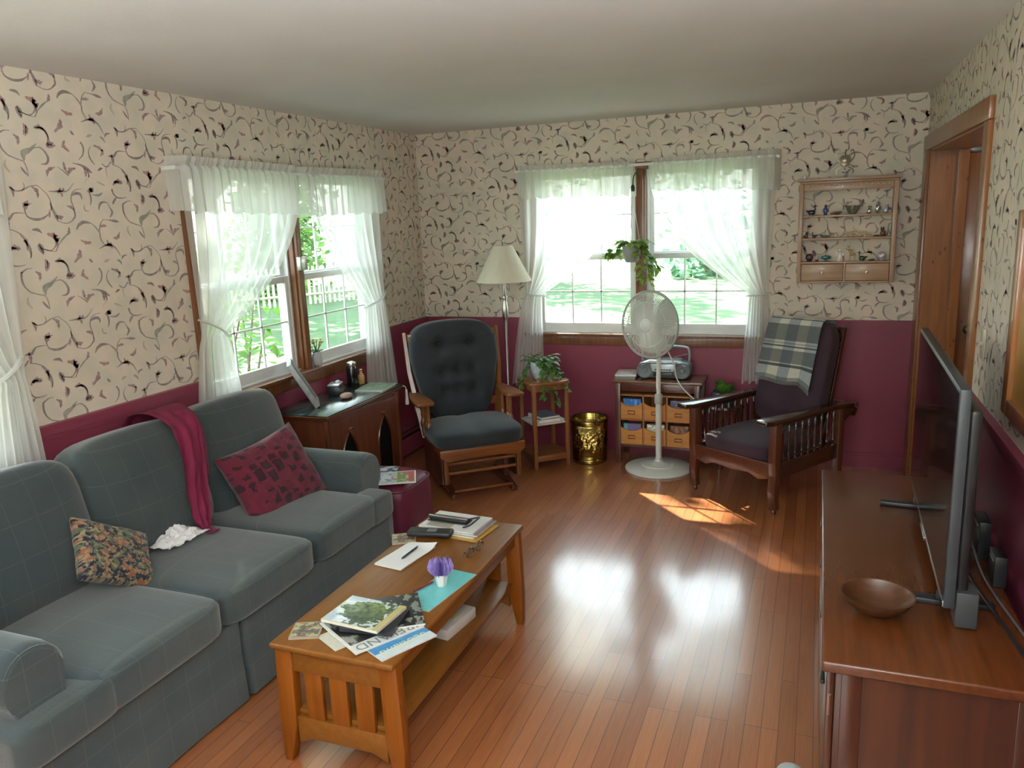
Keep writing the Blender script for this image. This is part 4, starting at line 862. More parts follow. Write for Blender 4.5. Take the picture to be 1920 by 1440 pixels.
mb = MB(); mb.tube([(.437, 4.485, .722), (.448, 4.497, .712), (.45, 4.5, .69)], .003, 6); mb.lathe([(.005, .695), (.008, .685), (.007, .675), (.013, .60), (.011, .592), (0, .592)], 12, T=Tm((.451, 4.50, 0)))
single('tassel', 'white tassel hanging from the far corner of the cabinet', 'tassel', mb, mat('tassel_cord', (.7, .68, .62), rough=.9, stretch=(1, 1, .1), bump=.4), (.45, 4.5, .7), world=True)
# vase of yellow flowers on the sill by the brown post
t = thing('vase', 'small white ribbed vase of yellow flowers on the window stool by the brown post', 'vase', (.03, 4.155, .905))
mb = MB(); n = 28; prof = [(.026, 0), (.034, .02), (.036, .05), (.028, .085), (.024, .095), (.02, .094)]
vs = []; fs = []
for r_, z in prof:
    for k in range(n): a = 2*pi*k/n; q = r_*(1+(.05 if k % 2 else 0)); vs.append((.016+q*cos(a)*.8, 4.155+q*sin(a), .905+z))
for i in range(len(prof)-1):
    for k in range(n): fs.append((i*n+k, i*n+(k+1) % n, (i+1)*n+(k+1) % n, (i+1)*n+k))
fs.append(tuple(reversed(range(n)))); mb.add(vs, fs); part(t, 'pot', mb, mat('grey_white_glaze', (.55, .57, .6), (.42, .44, .47), .35), ang=70)
mb = MB(); mf = MB(); rnd = random.Random(3)
for k in range(16):
    a = rnd.uniform(0, 6.28); q = rnd.uniform(.01, .05); p = V((.016+q*cos(a)*.55, 4.155+q*sin(a)*1.3, .905+.12+rnd.uniform(0, .05))); mb.tube([(.016, 4.155, .99), p], .0015, 4)
    leaf_quads(mb, (.016+q*.3*cos(a), 4.155+q*.5*sin(a), .995), 1, .045, (cos(a)*.6, sin(a), .5), .3)
    for j in range(5): b = j*1.256; leaf_quads(mf, p, 1, .016, (cos(b), sin(b), .5), 0)
part(t, 'stems', mb, LEAF[1], flat=True); part(t, 'flowers', mf, mat('yellow_petals', (.75, .42, .03), (.7, .25, .03), .6), flat=True)

# ------------------------------------------------------------------ glider rocker (local: front is -y)
NAVY = mat('slate_blue_cushion', (.012, .017, .021), (.020, .025, .029), .9, scale=5, bump=.3, bscale=200, sheen=.15)
GW = wood('glider_oak', (.15, .05, .011), (.22, .08, .019), 2, .35, .35); GWX = wood('glider_oak_cross', (.15, .045, .010), (.22, .075, .018), 0, .35, .35)
t = thing('glider_chair', 'slate blue cushioned glider rocker with oak frame in the room corner', 'chair', (.825, 4.70, 0), R(40))
P_ = lambda name, mb, m, par=None, **k: mb.build(name, m, par or t, **k)
for s_ in (-1, 1):
    mb = MB(); x = s_*.205
    mb.prism([(-.25, .0), (-.15, .015), (.15, .015), (.27, .0), (.27, .03), (.12, .055), (-.10, .055), (-.25, .035)], x-.02, x+.02, .005, T=MX(((0, 0, 1, 0), (1, 0, 0, 0), (0, 1, 0, 0), (0, 0, 0, 1)))); P_('base_runner', mb, DARKWOOD)
    mb = MB(); mb.box(x-.014, x+.014, -.09, .10, .05, .30, .004); P_('base_post', mb, DARKWOOD)
    mb = MB()
    mb.prism([(-.21, .10), (-.10, .06), (.28, .06), (.33, .33), (-.19, .33)], s_*.265-.009, s_*.265+.009, .003, T=MX(((0, 0, 1, 0), (1, 0, 0, 0), (0, 1, 0, 0), (0, 0, 0, 1)))); P_('side_panel', mb, DARKWOOD)
    # arms: broad paddles on three turned spindles
    mb = MB(); ap = [(-.06, -.01), (.06, -.02), (.065, .12), (.05, .28), (.025, .40), (-.02, .40), (-.05, .26), (-.065, .1)]
    mb.prism([(s_*.315+s_*a, b-.01) for a, b in ap], .585, .61, .008, T=None); P_('arm', mb, GWX)
    for y in (.035, .085, .20):
        mb = MB(); z = .33; h = .255
        mb.lathe([(.012, 0), (.012, .02), (.017, .03), (.012, .045), (.019, .08), (.020, .10), (.013, .125), (.010, .13), (.016, .15), (.011, .17), (.014, .2), (.012, h)], 12, T=Tm((s_*.29, y, z))); P_('arm_spindle', mb, GW)
    mb = MB(); mb.tube([(s_*.27, .26, .30), (s_*.325, .385, .75), (s_*.335, .445, 1.02)], [.024, .022, .018], 4, flat=.7); P_('back_post', mb, GW)
    mb = MB(); mb.box(s_*.265-.012, s_*.265+.012, -.23, .30, .285, .335, .005); P_('seat_rail', mb, GWX)
for y, z, r_ in ((-.225, .045, .011), (.22, .04, .012)):
    mb = MB(); mb.tube([(-.2, y, z), (.2, y, z)], r_, 8); P_('base_stretcher', mb, GWX)
for z in (.16, .225):
    mb = MB(); mb.tube([(-.25, -.19, z), (.25, -.19, z)], .012, 8); P_('front_stretcher', mb, GWX)
for x in (-.25, .25):
    mb = MB(); mb.box(x-.016, x+.016, -.235, -.19, .03 if 0 else .10, .32, .006); P_('front_post', mb, GW)
mb = MB(); mb.prism([(-.29, .335), (.29, .335), (.29, .29), (.24, .25), (.12, .265), (-.12, .265), (-.24, .25), (-.29, .29)], -.25, -.225, .004, T=MX(((1, 0, 0, 0), (0, 0, 1, 0), (0, 1, 0, 0), (0, 0, 0, 1)))); P_('front_rail', mb, GWX)
for z, y in ((.98, .425), (.5, .33)):
    mb = MB(); mb.box(-.32, .32, y-.012, y+.012, z-.03, z+.03, .006); P_('back_rail', mb, GWX)
mb = MB(); mb.blob((0, .0, .385), (.305, .27, .06), 5, 14, puff=.03)
mb.v = [(x, y, z-.012*math.exp(-((x+.03)/.05)**2)*(z > .39)) for x, y, z in mb.v]; P_('seat_cushion', mb, NAVY)
mb = MB(); mb.blob((0, .33, .755), (.31, .075, .335), 5.5, 30)
def bk(p):
    x, y, z = p; w = (z-.43)/.66; wid = .76+.27*min(1, max(0, (w-.05)/.55)); x2 = x*wid
    fr = 1 if y < .33 else 0; tu = 0
    for bx in (-.11, .11, 0):
        for bz in (.93, .74, .60):
            if bx == 0 and bz == .93: continue
            tu += .06*math.exp(-((x2-bx)**2+(z-bz)**2)/.0020)
    tu += .02*math.exp(-((z-.925)/.022)**2)*(abs(x2) < .17)
    y2 = y+fr*tu+(z-.5)*.20; return (x2, y2, z-(.035*(x/.31)**2 if w > .85 else 0))
mb.v = [bk(p) for p in mb.v]; bc = P_('back_cushion', mb, NAVY, ang=80)
for bx in (-.11, .11):
    for bz in (.93, .74): mb = MB(); mb.blob((bx, .278+(bz-.5)*.2+.02, bz), (.012, .006, .012), 2, 6); P_('button', mb, NAVY, bc)

# ------------------------------------------------------------------ floor lamp
t = thing('floor_lamp', 'nickel floor lamp with cream bell shade behind the glider chair', 'lamp', (.815, 5.42, 0)); lx, ly = .815, 5.42
mb = MB(); mb.lathe([(.13, 0), (.135, .012), (.11, .022), (.04, .03), (.02, .05), (.012, .07)], 28, T=Tm((lx, ly, 0))); part(t, 'base', mb, METAL)
mb = MB(); mb.lathe([(.011, .06), (.011, .5), (.015, .51), (.015, .525), (.011, .535), (.011, 1.03), (.012, 1.04), (.022, 1.06), (.024, 1.12), (.017, 1.17), (.014, 1.18), (.02, 1.20), (.02, 1.215), (.012, 1.225), (.01, 1.33)], 20, T=Tm((lx, ly, 0))); part(t, 'pole', mb, METAL)
SH = mat('lamp_shade_linen', (.74, .70, .58), (.70, .66, .54), .7, scale=30, stretch=(1, 1, .1))
mb = MB(); n = 40; prof = [(.205, 1.325), (.202, 1.332), (.165, 1.40), (.115, 1.50), (.075, 1.578), (.07, 1.585)]
vs = []; fs = []
for q in (0, -.003):
    for r_, z in prof:
        for k in range(n): vs.append((lx+(r_+q)*cos(2*pi*k/n), ly+(r_+q)*sin(2*pi*k/n), z))
N = len(prof)
for L in range(2):
    for i in range(N-1):
        for k in range(n):
            a = (L*N+i)*n+k; b = (L*N+i)*n+(k+1) % n; fs.append((a, b, b+n, a+n) if L == 0 else (a, a+n, b+n, b))
for i in (0, N-1):
    for k in range(n): a = i*n+k; b = i*n+(k+1) % n; fs.append((b, a, a+N*n, b+N*n) if i == 0 else (a, b, b+N*n, a+N*n))
mb.add(vs, fs); part(t, 'lamp_shade', mb, SH)
mb = MB(); mb.lathe([(.016, 1.33), (.016, 1.38), (.008, 1.39)], 12, T=Tm((lx, ly, 0))); mb.blob((lx, ly, 1.43), (.03, .03, .045)); part(t, 'bulb', mb, mat('frosted_bulb', (.8, .8, .78), rough=.4))
mb = MB(); mb.lathe([(.004, 1.57), (.004, 1.60), (.009, 1.608), (.006, 1.622), (0, 1.625)], 10, T=Tm((lx, ly, 0))); mb.tube([(lx-.073, ly, 1.575), (lx+.073, ly, 1.575)], .002, 5); mb.tube([(lx, ly, 1.46), (lx, ly, 1.575)], .002, 5); part(t, 'finial', mb, METAL)

# ------------------------------------------------------------------ plant stand with three tiers
t = thing('plant_stand', 'narrow three tier wooden stand between the glider and the brass basket', 'side table', (1.145, 5.27, 0), R(42))
SW = wood('stand_oak', (.20, .075, .022), (.30, .12, .04), 2, .4, .2); SWX = wood('stand_oak_cross', (.18, .066, .02), (.27, .105, .035), 0, .4, .2)
mb = MB(); mb.prism([(-.155, -.12), (-.12, -.155), (.12, -.155), (.155, -.12), (.155, .12), (.12, .155), (-.12, .155), (-.155, .12)], .615, .635, .006); P_('top', mb, SWX, t)
for x in (-.125, .125):
    for y in (-.125, .125): mb = MB(); mb.box(x-.014, x+.014, y-.014, y+.014, 0, .615, .003); P_('leg', mb, SW, t)
mb = MB()
for q in (-.125, .125): mb.box(-.112, .112, q-.009, q+.009, .57, .615, .002); mb.box(q-.009, q+.009, -.112, .112, .57, .615, .002)
P_('apron', mb, SWX, t)
mb = MB(); mb.box(-.135, .135, -.135, .135, .322, .334, .002); P_('shelf', mb, mat('white_shelf_board', (.6, .58, .54)), t)
mb = MB(); mb.box(-.135, .135, -.135, .135, .085, .097, .002)
for q in (-.13, .13): mb.box(-.112, .112, q-.008, q+.008, .055, .098, .002); mb.box(q-.008, q+.008, -.112, .112, .055, .098, .002)
P_('shelf', mb, SWX, t)
bc = lambda c: (lambda u, v: c)
NB = mat('navy_book', (.02, .03, .10), (.03, .04, .13), .5)
for k, (lab, c, z, w, h, th, rz) in enumerate([('dark blue book lying at the bottom on the shelf of the plant stand', (.025, .035, .13), .335, .16, .22, .022, 42), ('slate grey book lying atop the blue one on the plant stand shelf', (.10, .13, .18), .358, .15, .20, .014, 48)]):
    flat_item('book', lab, 'book', cover(w, h, th, bc(c), 2, 2), VC, 1.145, 5.27, z, R(rz))
def pot_plant(name, label, x, y, z, r_, h, potmat, seed, n, vine, lm, spread=1.0, leaf=.055, up=.5):
    t = thing(name, label, 'plant', (x, y, z)); rnd = random.Random(seed)
    mb = MB(); mb.lathe([(r_*.6, 0), (r_*.72, h*.1), (r_*.95, h*.55), (r_, h*.85), (r_*.96, h), (r_*.86, h), (r_*.84, h*.85), (0, h*.84)], 24, T=Tm((x, y, z))); part(t, 'pot', mb, potmat)
    mb = MB(); ms = MB()
    for k in range(n):
        a = rnd.uniform(0, 6.28); d = V((cos(a), sin(a), rnd.uniform(.2, 1.2)*up)); p0 = V((x, y, z+h))+V((cos(a), sin(a), 0))*r_*.5*rnd.random(); p1 = p0+d*rnd.uniform(.03, .10)*spread
        ms.tube([p0, p1], .0015, 4); leaf_quads(mb, p1, 1, leaf*rnd.uniform(.7, 1.2), d+V((0, 0, -.3)), .5)
    for a, L, dn in vine:
        d = V((cos(a), sin(a), 0)); pts = smooth_path([V((x, y, z+h)), V((x, y, z+h+.03))+d*r_*.8, V((x, y, z+h*.5))+d*(r_+.03+L*.2), V((x, y, z+h*.5-dn))+d*(r_+.02+L)], 5)
        ms.tube(pts, .002, 4)
        for p in pts[3:]:
            for q in range(2): leaf_quads(mb, p, 1, leaf*rnd.uniform(.6, 1.1), d*.5+V((rnd.gauss(0, .6), rnd.gauss(0, .6), rnd.gauss(-.3, .4))), .3)
    part(t, 'stems', ms, lm, flat=True); part(t, 'foliage', mb, lm, flat=True); return t
IVY = leafmat('ivy_leaves', (.03, .10, .015), (.10, .22, .035), .2); CPOT = mat('speckled_glaze', (.35, .42, .46), (.55, .60, .60), .25, scale=60, coat=.4)
pot_plant('potted_ivy', 'trailing ivy in a pale blue glazed pot on top of the narrow wooden stand', 1.125, 5.27, .636, .078, .125, CPOT, 4, 46, [(3.9, .05, .10), (5.2, .08, .16), (5.7, .10, .20), (6.1, .12, .13), (.3, .10, .1), (5.5, .04, .13)], IVY, .9, .05)
# brass basket
BRASS = mat('embossed_brass', (.42, .30, .09), (.32, .22, .06), .22, 1, scale=6)
nt = BRASS.node_tree; b = nt.nodes['Principled BSDF']; tc = _n(nt, 'ShaderNodeTexCoord'); vo = _n(nt, 'ShaderNodeTexNoise'); vo.inputs['Scale'].default_value = 26; vo.inputs['Detail'].default_value = 1; sp = _n(nt, 'ShaderNodeSeparateXYZ')
nt.links.new(tc.outputs['Object'], vo.inputs['Vector']); nt.links.new(tc.outputs['Object'], sp.inputs[0])
mr = _n(nt, 'ShaderNodeMapRange'); mr.inputs['From Min'].default_value = .11; mr.inputs['From Max'].default_value = .05
ab = _n(nt, 'ShaderNodeMath', operation='SUBTRACT'); ab.inputs[1].default_value = .17; nt.links.new(sp.outputs['Z'], ab.inputs[0]); a2 = _n(nt, 'ShaderNodeMath', operation='ABSOLUTE'); nt.links.new(ab.outputs[0], a2.inputs[0]); nt.links.new(a2.outputs[0], mr.inputs['Value'])
ml = _n(nt, 'ShaderNodeMath', operation='MULTIPLY'); nt.links.new(vo.outputs['Fac'], ml.inputs[0]); nt.links.new(mr.outputs['Result'], ml.inputs[1])
bp = _n(nt, 'ShaderNodeBump'); bp.inputs['Strength'].default_value = .9; bp.inputs['Distance'].default_value = .03; nt.links.new(ml.outputs[0], bp.inputs['Height']); nt.links.new(bp.outputs['Normal'], b.inputs['Normal'])
t = thing('wastebasket', 'embossed brass wastebasket on the floor under the bright window', 'wastebasket', (1.45, 5.40, 0))
mb = MB(); mb.lathe([(.122, 0), (.126, .006), (.126, .03), (.122, .035), (.127, .04), (.133, .285), (.129, .29), (.136, .295), (.137, .325), (.134, .33), (.131, .325), (.126, .05), (0, .045)], 40, T=Tm((1.45, 5.40, 0))); part(t, 'body', mb, BRASS)
mb = MB(); mb.tube([(1.45+.136*cos(a), 5.40+.136*sin(a), .328) for a in [2*pi*k/40 for k in range(40)]], .005, 6, closed=True); part(t, 'rim', mb, mat('dark_brass', (.16, .12, .04), rough=.3, metal=1))
YZ = MX(((0, 0, 1, 0), (1, 0, 0, 0), (0, 1, 0, 0), (0, 0, 0, 1)))   # prism (a, b, c) -> x=c, y=a, z=b
XZ = MX(((1, 0, 0, 0), (0, 0, 1, 0), (0, 1, 0, 0), (0, 0, 0, 1)))   # prism (a, b, c) -> x=a, y=c, z=b
# ------------------------------------------------------------------ small table with cubby bins
t = thing('cubby_table', 'dark wooden table holding six small bins under the bright window', 'table', (1.94, 5.54, 0))
mb = MB(); mb.box(1.63, 2.262, 5.39, 5.695, .595, .614, .004); part(t, 'top', mb, wood('table_walnut', (.10, .04, .02), (.17, .07, .035), 0, .25, .4))
for x in (1.665, 2.225):
    for y in (5.42, 5.67): mb = MB(); mb.box(x-.02, x+.02, y-.02, y+.02, 0, .595, .004); part(t, 'leg', mb, DARKWOOD)
mb = MB(); mb.box(1.685, 2.205, 5.41, 5.425, .535, .595, .002); mb.box(1.685, 2.205, 5.665, 5.68, .535, .595); mb.box(1.655, 1.672, 5.44, 5.65, .535, .595); mb.box(2.218, 2.235, 5.44, 5.65, .535, .595); part(t, 'apron', mb, DARKWOOD)
BINW = wood('bin_wood', (.44, .17, .035), (.56, .25, .06), 0, .45, .15)
x0, x1, z0, z1, yf = 1.675, 2.19, .14, .512, 5.405
mb = MB(); mb.box(x0, x1, yf, 5.66, z1-.01, z1, .001); mb.box(x0, x1, yf, 5.66, z0, z0+.01, .001); mb.box(x0, x1, yf, 5.66, (z0+z1)/2-.005, (z0+z1)/2+.005, .001)
for k in range(4): x = x0+(x1-x0-.01)*k/3; mb.box(x, x+.01, yf, 5.66, z0, z1, .001)
mb.box(x0, x1, 5.65, 5.66, z0, z1); part(t, 'cubby_case', mb, wood('cubby_case_wood', (.30, .11, .03), (.40, .16, .045), 0, .45))
mb = MB(); mb.box(1.67, 2.22, 5.425, 5.66, .118, .14); part(t, 'lower_shelf', mb, DARKWOOD)
bins = []
for r_ in range(2):
    for c_ in range(3):
        xa = x0+.012+(x1-x0-.01)*c_/3; w = (x1-x0-.01)/3-.014; za = z0+.011+(1-r_)*((z1-z0)/2-.003); h = .16; dy = (-.022 if (c_ == 2) else -.004)
        mb = MB(); top = [(xa+w-w*k/10, za+h*.66+.028*abs(2*k/10-1)**2.2-.012) for k in range(11)]
        mb.prism([(xa, za), (xa+w, za)]+top, yf+dy, yf+dy+.008, T=XZ); mb.box(xa, xa+.006, yf+dy+.008, 5.64, za, za+.10); mb.box(xa+w-.006, xa+w, yf+dy+.008, 5.64, za, za+.10); mb.box(xa, xa+w, yf+dy+.008, 5.64, za, za+.006)
        bn = part(t, 'bin', mb, BINW)
        mb = MB(); cx = xa+w/2; cz = za+.048; mb.tube([(cx-.024, yf+dy-.002, cz-.011), (cx+.024, yf+dy-.002, cz-.011), (cx+.024, yf+dy-.002, cz+.011), (cx-.024, yf+dy-.002, cz+.011)], .003, 4, closed=True); part(bn, 'label_holder', mb, mat('bronze', (.10, .05, .02), rough=.4, metal=.6) if not bins else BRZ)
        BRZ = bpy.data.materials['bronze']; bins.append((xa, w, za, dy, r_, c_))
PK = [('blue packet standing in the upper left bin of the table', (.05, .20, .55)), None, ('violet grey packet standing in the upper right bin of the table', (.16, .15, .22)),
      ('teal and purple packet standing in the lower left bin of the table', (.20, .16, .34)), ('pale cream packet standing in the lower middle bin of the table', (.55, .56, .45)), ('brown packet standing in the lower right bin of the table', (.20, .09, .045))]
for (xa, w, za, dy, r_, c_), pk in zip(bins, PK):
    if not pk: continue
    mb = MB(); c = pk[1]; cf = (lambda u, v, c=c: c if fbm(u*4+c[0]*9, v*4) < .12 else tuple(min(1, q*1.7+.06) for q in c)) if c_ != 0 or r_ == 0 else (lambda u, v, c=c: (.12, .42, .45) if u < .25 else ((.75, .75, .75) if v < .25 and fbm(u*7, 3) > 0 else c))
    xs, xe = xa+.014, xa+w-.014
    mb.box(xs, xe, yf+.025, yf+.06, za+.008, za+.140, col=c); mb.grid(lambda u, v: (xs+(xe-xs)*u, yf+.0245, za+.008+.132*v), 14, 14, colfn=cf)
    single('packet', pk[0], 'packet', mb, VC, ((xs+xe)/2, yf+.04, za+.008), world=True, flat=True)
# boombox
t = thing('boombox', 'silver and grey portable stereo on the table behind the fan', 'radio', (1.978, 5.565, .6145)); bx, by, bz = 1.978, 5.565, .6145
BG = mat('grey_plastic', (.15, .17, .18), (.12, .14, .15), .4); BS = mat('silver_plastic_shell', (.46, .52, .55), (.40, .46, .5), .3, metal=.3)
mb = MB(); prof = [(-.19+.055*(1-cos(a)), .0+.07*(1-sin(a)))for a in []]
mb.blob((bx, by, bz+.068), (.19, .09, .068), 3.6, 14); part(t, 'body', mb, BG)
mb = MB(); mb.prism([(-.16, .095), (-.10, .118), (.10, .118), (.16, .095), (.165, .112), (.10, .138), (-.10, .138), (-.165, .112)], by-.094, by+.06, .004, T=MX.Translation((bx, 0, bz)) @ XZ); part(t, 'top_shell', mb, BS)
mb = MB(); mb.prism([(-.075, .06), (.075, .06), (.09, .115), (-.09, .115)], by-.102, by-.085, .004, T=MX.Translation((bx, 0, bz)) @ XZ); part(t, 'control_panel', mb, BS)
mb = MB(); mb.box(bx-.07, bx+.07, by-.098, by-.085, bz+.025, bz+.055, .004); part(t, 'cassette_door', mb, BLACK)
for k in range(6): mb = MB(); mb.box(bx-.058+.02*k, bx-.043+.02*k, by-.105, by-.1, bz+.07, bz+.078, .001); part(t, 'button', mb, BLACK)
for s_ in (-1, 1):
    mb = MB(); T = Tm((bx+s_*.132, by-.082, bz+.066), rx=R(90)); mb.lathe([(.058, 0), (.058, .012), (.052, .016), (.046, .012), (.02, .006), (.016, .012), (0, .013)], 28, T=T); part(t, 'speaker', mb, mat('speaker_mesh', (.10, .12, .13), (.16, .18, .19), .6, scale=300) if s_ < 0 else bpy.data.materials['speaker_mesh'])
mb = MB(); mb.tube(smooth_path([(bx-.165, by+.02, bz+.10), (bx-.165, by+.02, bz+.19), (bx-.12, by+.02, bz+.222), (bx+.12, by+.02, bz+.222), (bx+.165, by+.02, bz+.19), (bx+.165, by+.02, bz+.10)], 5), .014, 8, flat=.6); part(t, 'handle', mb, BS)
mb = MB(); mb.tube([(bx+.02, by+.05, bz+.13), (bx+.15, by+.05, bz+.165)], .003, 6); part(t, 'antenna', mb, METAL)
flat_item('notebook', 'pale grey notebook lying left of the portable stereo', 'notebook', cover(.15, .20, .014, lambda u, v: (.55, .55, .53) if .1 < u < .9 else (.4, .4, .38), 6, 4), VC, 1.705, 5.55, .634, R(4))
flat_item('folder', 'dull grey folder under the pale notebook beside the stereo', 'folder', cover(.145, .24, .018, lambda u, v: (.17, .16, .15), 2, 2, (.2, .19, .17)), VC, 1.706, 5.55, .6145, R(3))
# ------------------------------------------------------------------ pedestal fan
t = thing('pedestal_fan', 'white pedestal fan standing in front of the bright window', 'fan', (1.973, 5.33, 0)); fx, fy = 1.973, 5.33
FW = mat('white_fan_plastic', (.66, .68, .64), (.62, .64, .60), .35)
mb = MB(); mb.lathe([(.232, 0), (.236, .006), (.234, .014), (.20, .026), (.12, .034), (.115, .040), (.06, .046), (.03, .06), (.026, .075), (0, .075)], 48, T=Tm((fx, fy, 0))); part(t, 'base', mb, FW)
mb = MB(); mb.lathe([(.021, .07), (.021, .50), (.0, .50)], 18, T=Tm((fx, fy, 0))); mb.lathe([(.015, .5), (.015, .93)], 18, T=Tm((fx, fy, 0))); part(t, 'pole', mb, FW)
mb = MB(); mb.lathe([(.026, .475), (.028, .48), (.028, .535), (.022, .545), (0, .545)], 18, T=Tm((fx, fy, 0))); part(t, 'collar', mb, mat('grey_collar', (.42, .43, .41), rough=.4))
hc = V((1.935, 5.215, 1.045)); fd = V((-.40, -.91, .06)).normalized(); sx = V((0, 0, 1)).cross(-fd).normalized(); sy = (-fd).cross(sx)
FT = MX((sx, sy, -fd)).transposed().to_4x4(); FT.translation = hc      # local z points back toward the motor
mb = MB(); mb.lathe([(.0, .20), (.05, .195), (.062, .17), (.066, .09), (.05, .075), (0, .07)], 24, T=FT); mb.tube([tuple(FT @ V((0, -.04, .14))), (fx, fy, .94), (fx, fy, .88)], .022, 10); part(t, 'motor', mb, FW)
def cage(depth, sg, name, hubr):
    mb = MB(); Rr = .222
    for k in range(96):
        a = 2*pi*k/96; pts = []
        for q in range(7):
            u = q/6; r_ = hubr+(Rr-hubr)*u; z = sg*depth*(1-u**3.2); a2 = a+.12*(1-u)*sg; pts.append(FT @ V((r_*cos(a2), r_*sin(a2), z)))
        mb.tube(pts, .0021, 4, caps=False)
    for r_, z in ((Rr, 0), (.15, sg*depth*(1-.62**3.2))):
        mb.tube([FT @ V((r_*cos(2*pi*k/48), r_*sin(2*pi*k/48), z)) for k in range(48)], .0025 if r_ < .2 else .009, 6, closed=True)
    return part(t, name, mb, FW)
cage(.05, -1, 'front_grille', .048); cage(.075, 1, 'rear_grille', .06)
mb = MB(); mb.lathe([(.0, -.058), (.03, -.057), (.046, -.052), (.05, -.044), (.04, -.04), (0, -.04)], 28, T=FT); part(t, 'grille_badge', mb, FW)
BL_ = mat('cream_blade', (.50, .52, .46), (.46, .48, .42), .35)
for k in range(3):
    mb = MB()
    def f(u, v, k=k):
        r_ = .03+.165*v; wdt = (.55+.62*sin(pi*min(1, v*.62+.18)))*.95; a = 2*pi*k/3+.45+(u-.5)*wdt*1.5*(1-.18*v); return tuple(FT @ V((r_*cos(a), r_*sin(a), .028-(u-.5)*.042+.01*v)))
    mb.grid(f, 12, 10); part(t, 'blade', mb, BL_)
mb = MB(); mb.lathe([(0, -.01), (.028, -.005), (.032, .03), (.03, .07), (0, .07)], 20, T=FT); part(t, 'hub', mb, BL_)
mb = MB(); mb.lathe([(.006, -.004), (.006, .02), (.009, .022), (.009, .03), (0, .032)], 10, T=Tm(tuple(FT @ V((0, .066, .14))))); part(t, 'oscillation_knob', mb, FW)
mb = MB(); mb.tube(smooth_path([FT @ V((.0, -.05, .19)), (2.03, 5.345, .86), (2.075, 5.35, .75), (2.09, 5.36, .66), (2.14, 5.34, .585), (2.225, 5.34, .50), (2.255, 5.345, .42), (2.285, 5.36, .28), (2.30, 5.40, .10), (2.33, 5.52, .012), (2.40, 5.68, .012)], 6), .0045, 6); part(t, 'cord', mb, FW)

# ------------------------------------------------------------------ reclining wooden armchair with plaid blanket (local: front is -y)
PLUM = mat('plum_velvet', (.024, .008, .017), (.038, .015, .026), .85, scale=4, sheen=.06, bump=.15, bscale=150)
MW = wood('reclining_chair_wood', (.06, .016, .007), (.11, .032, .012), 2, .3, .45); MWX = wood('reclining_chair_wood_cross', (.03, .010, .006), (.055, .017, .009), 1, .22, .6)
t = thing('reclining_armchair', 'dark wooden spindle armchair with plum cushions by the maroon wall', 'chair', (2.70, 5.07, 0), R(-33))
for s_ in (-1, 1):
    x = s_*.30
    mb = MB(); mb.prism([(-.34, .565), (-.28, .565), (-.275, .32), (-.285, .22), (-.30, .12), (-.29, .03), (-.33, .03), (-.345, .14), (-.335, .24), (-.345, .32)], x-.026, x+.026, .006, T=YZ); fl_leg = P_('leg', mb, MW, t)
    mb = MB(); mb.lathe([(.012, .0), (.016, .006), (.014, .022), (.008, .035)], 10, T=Tm((x, -.31, 0))); P_('caster', mb, DARKWOOD, fl_leg)
    mb = MB(); mb.box(x-.026, x+.026, .30, .355, 0, .565, .006); P_('leg', mb, MW, t)
    mb = MB(); ap = [(-.045, -.44), (.03, -.45), (.055, -.40), (.055, .20), (.035, .42), (.02, .52), (-.03, .52), (-.05, .40), (-.055, -.38)]
    def bend(v): return (v[0], v[1], v[2]-.045*max(0, (v[1]-.05)/.45)**1.4+.0*v[1])
    m2 = MB(); m2.prism([(x+a, b) for a, b in ap], .565, .595, .009); mb.v = [bend(v) for v in m2.v]; mb.f = m2.f; mb.m = m2.m; mb.c = m2.c; P_('arm', mb, MWX, t)
    mb = MB(); mb.prism([(.36, .54), (.50, .515), (.52, .50), (.49, .46), (.44, .475), (.38, .45), (.355, .46)], x-.014, x+.014, .003, T=YZ); P_('bracket', mb, MWX, t)
    mb = MB(); mb.box(x-.018, x+.018, -.29, .31, .22, .315, .004); P_('side_rail', mb, MWX, t)
    mb = MB(); mb.box(x-.012, x+.012, -.285, .30, .535, .566, .003); P_('arm_rail', mb, MWX, t)
    for k in range(9):
        y = -.245+.065*k; mb = MB(); mb.lathe([(.007, .315), (.007, .335), (.013, .345), (.008, .36), (.011, .40), (.012, .44), (.009, .485), (.013, .505), (.007, .515), (.007, .54)], 8, T=Tm((x, y, 0))); P_('spindle', mb, MWX, t)
mb = MB(); mb.prism([(-.28, .315), (.28, .315), (.28, .22), (.20, .20), (.13, .225), (.0, .215), (-.13, .225), (-.20, .20), (-.28, .22)], -.335, -.31, .005, T=XZ); P_('front_rail', mb, MW, t)
mb = MB(); mb.box(-.28, .28, .31, .335, .22, .315, .004); P_('back_rail', mb, MWX, t)
mb = MB(); mb.blob((0, -.03, .345), (.272, .30, .055), 5, 14, puff=.012); P_('seat_cushion', mb, PLUM, t)
# reclined back: frame and cushion follow the same slope
LN = R(-15); BT = Tm((0, .235, .40), rx=LN)
mb = MB(); mb.blob((0, -.02, .335), (.245, .058, .34), 6, 16, T=BT, puff=0); bcu = P_('back_cushion', mb, PLUM, t)
mb = MB()
for x in (-.222, .222): mb.box(x-.022, x+.022, .038, .068, -.10, .665, .006, T=BT)
mb.box(-.222, .222, .038, .068, .58, .66, .006, T=BT); mb.box(-.222, .222, .038, .068, .1, .16, .006, T=BT)
for k in range(6): mb.box(-.2+.08*k-.012, -.2+.08*k+.012, .045, .06, .15, .6, .002, T=BT)
P_('back_frame', mb, MWX, t)
mb = MB(); mb.tube([(-.33, .47, .54), (.33, .47, .54)], .011, 8); P_('support_rod', mb, METAL, t)
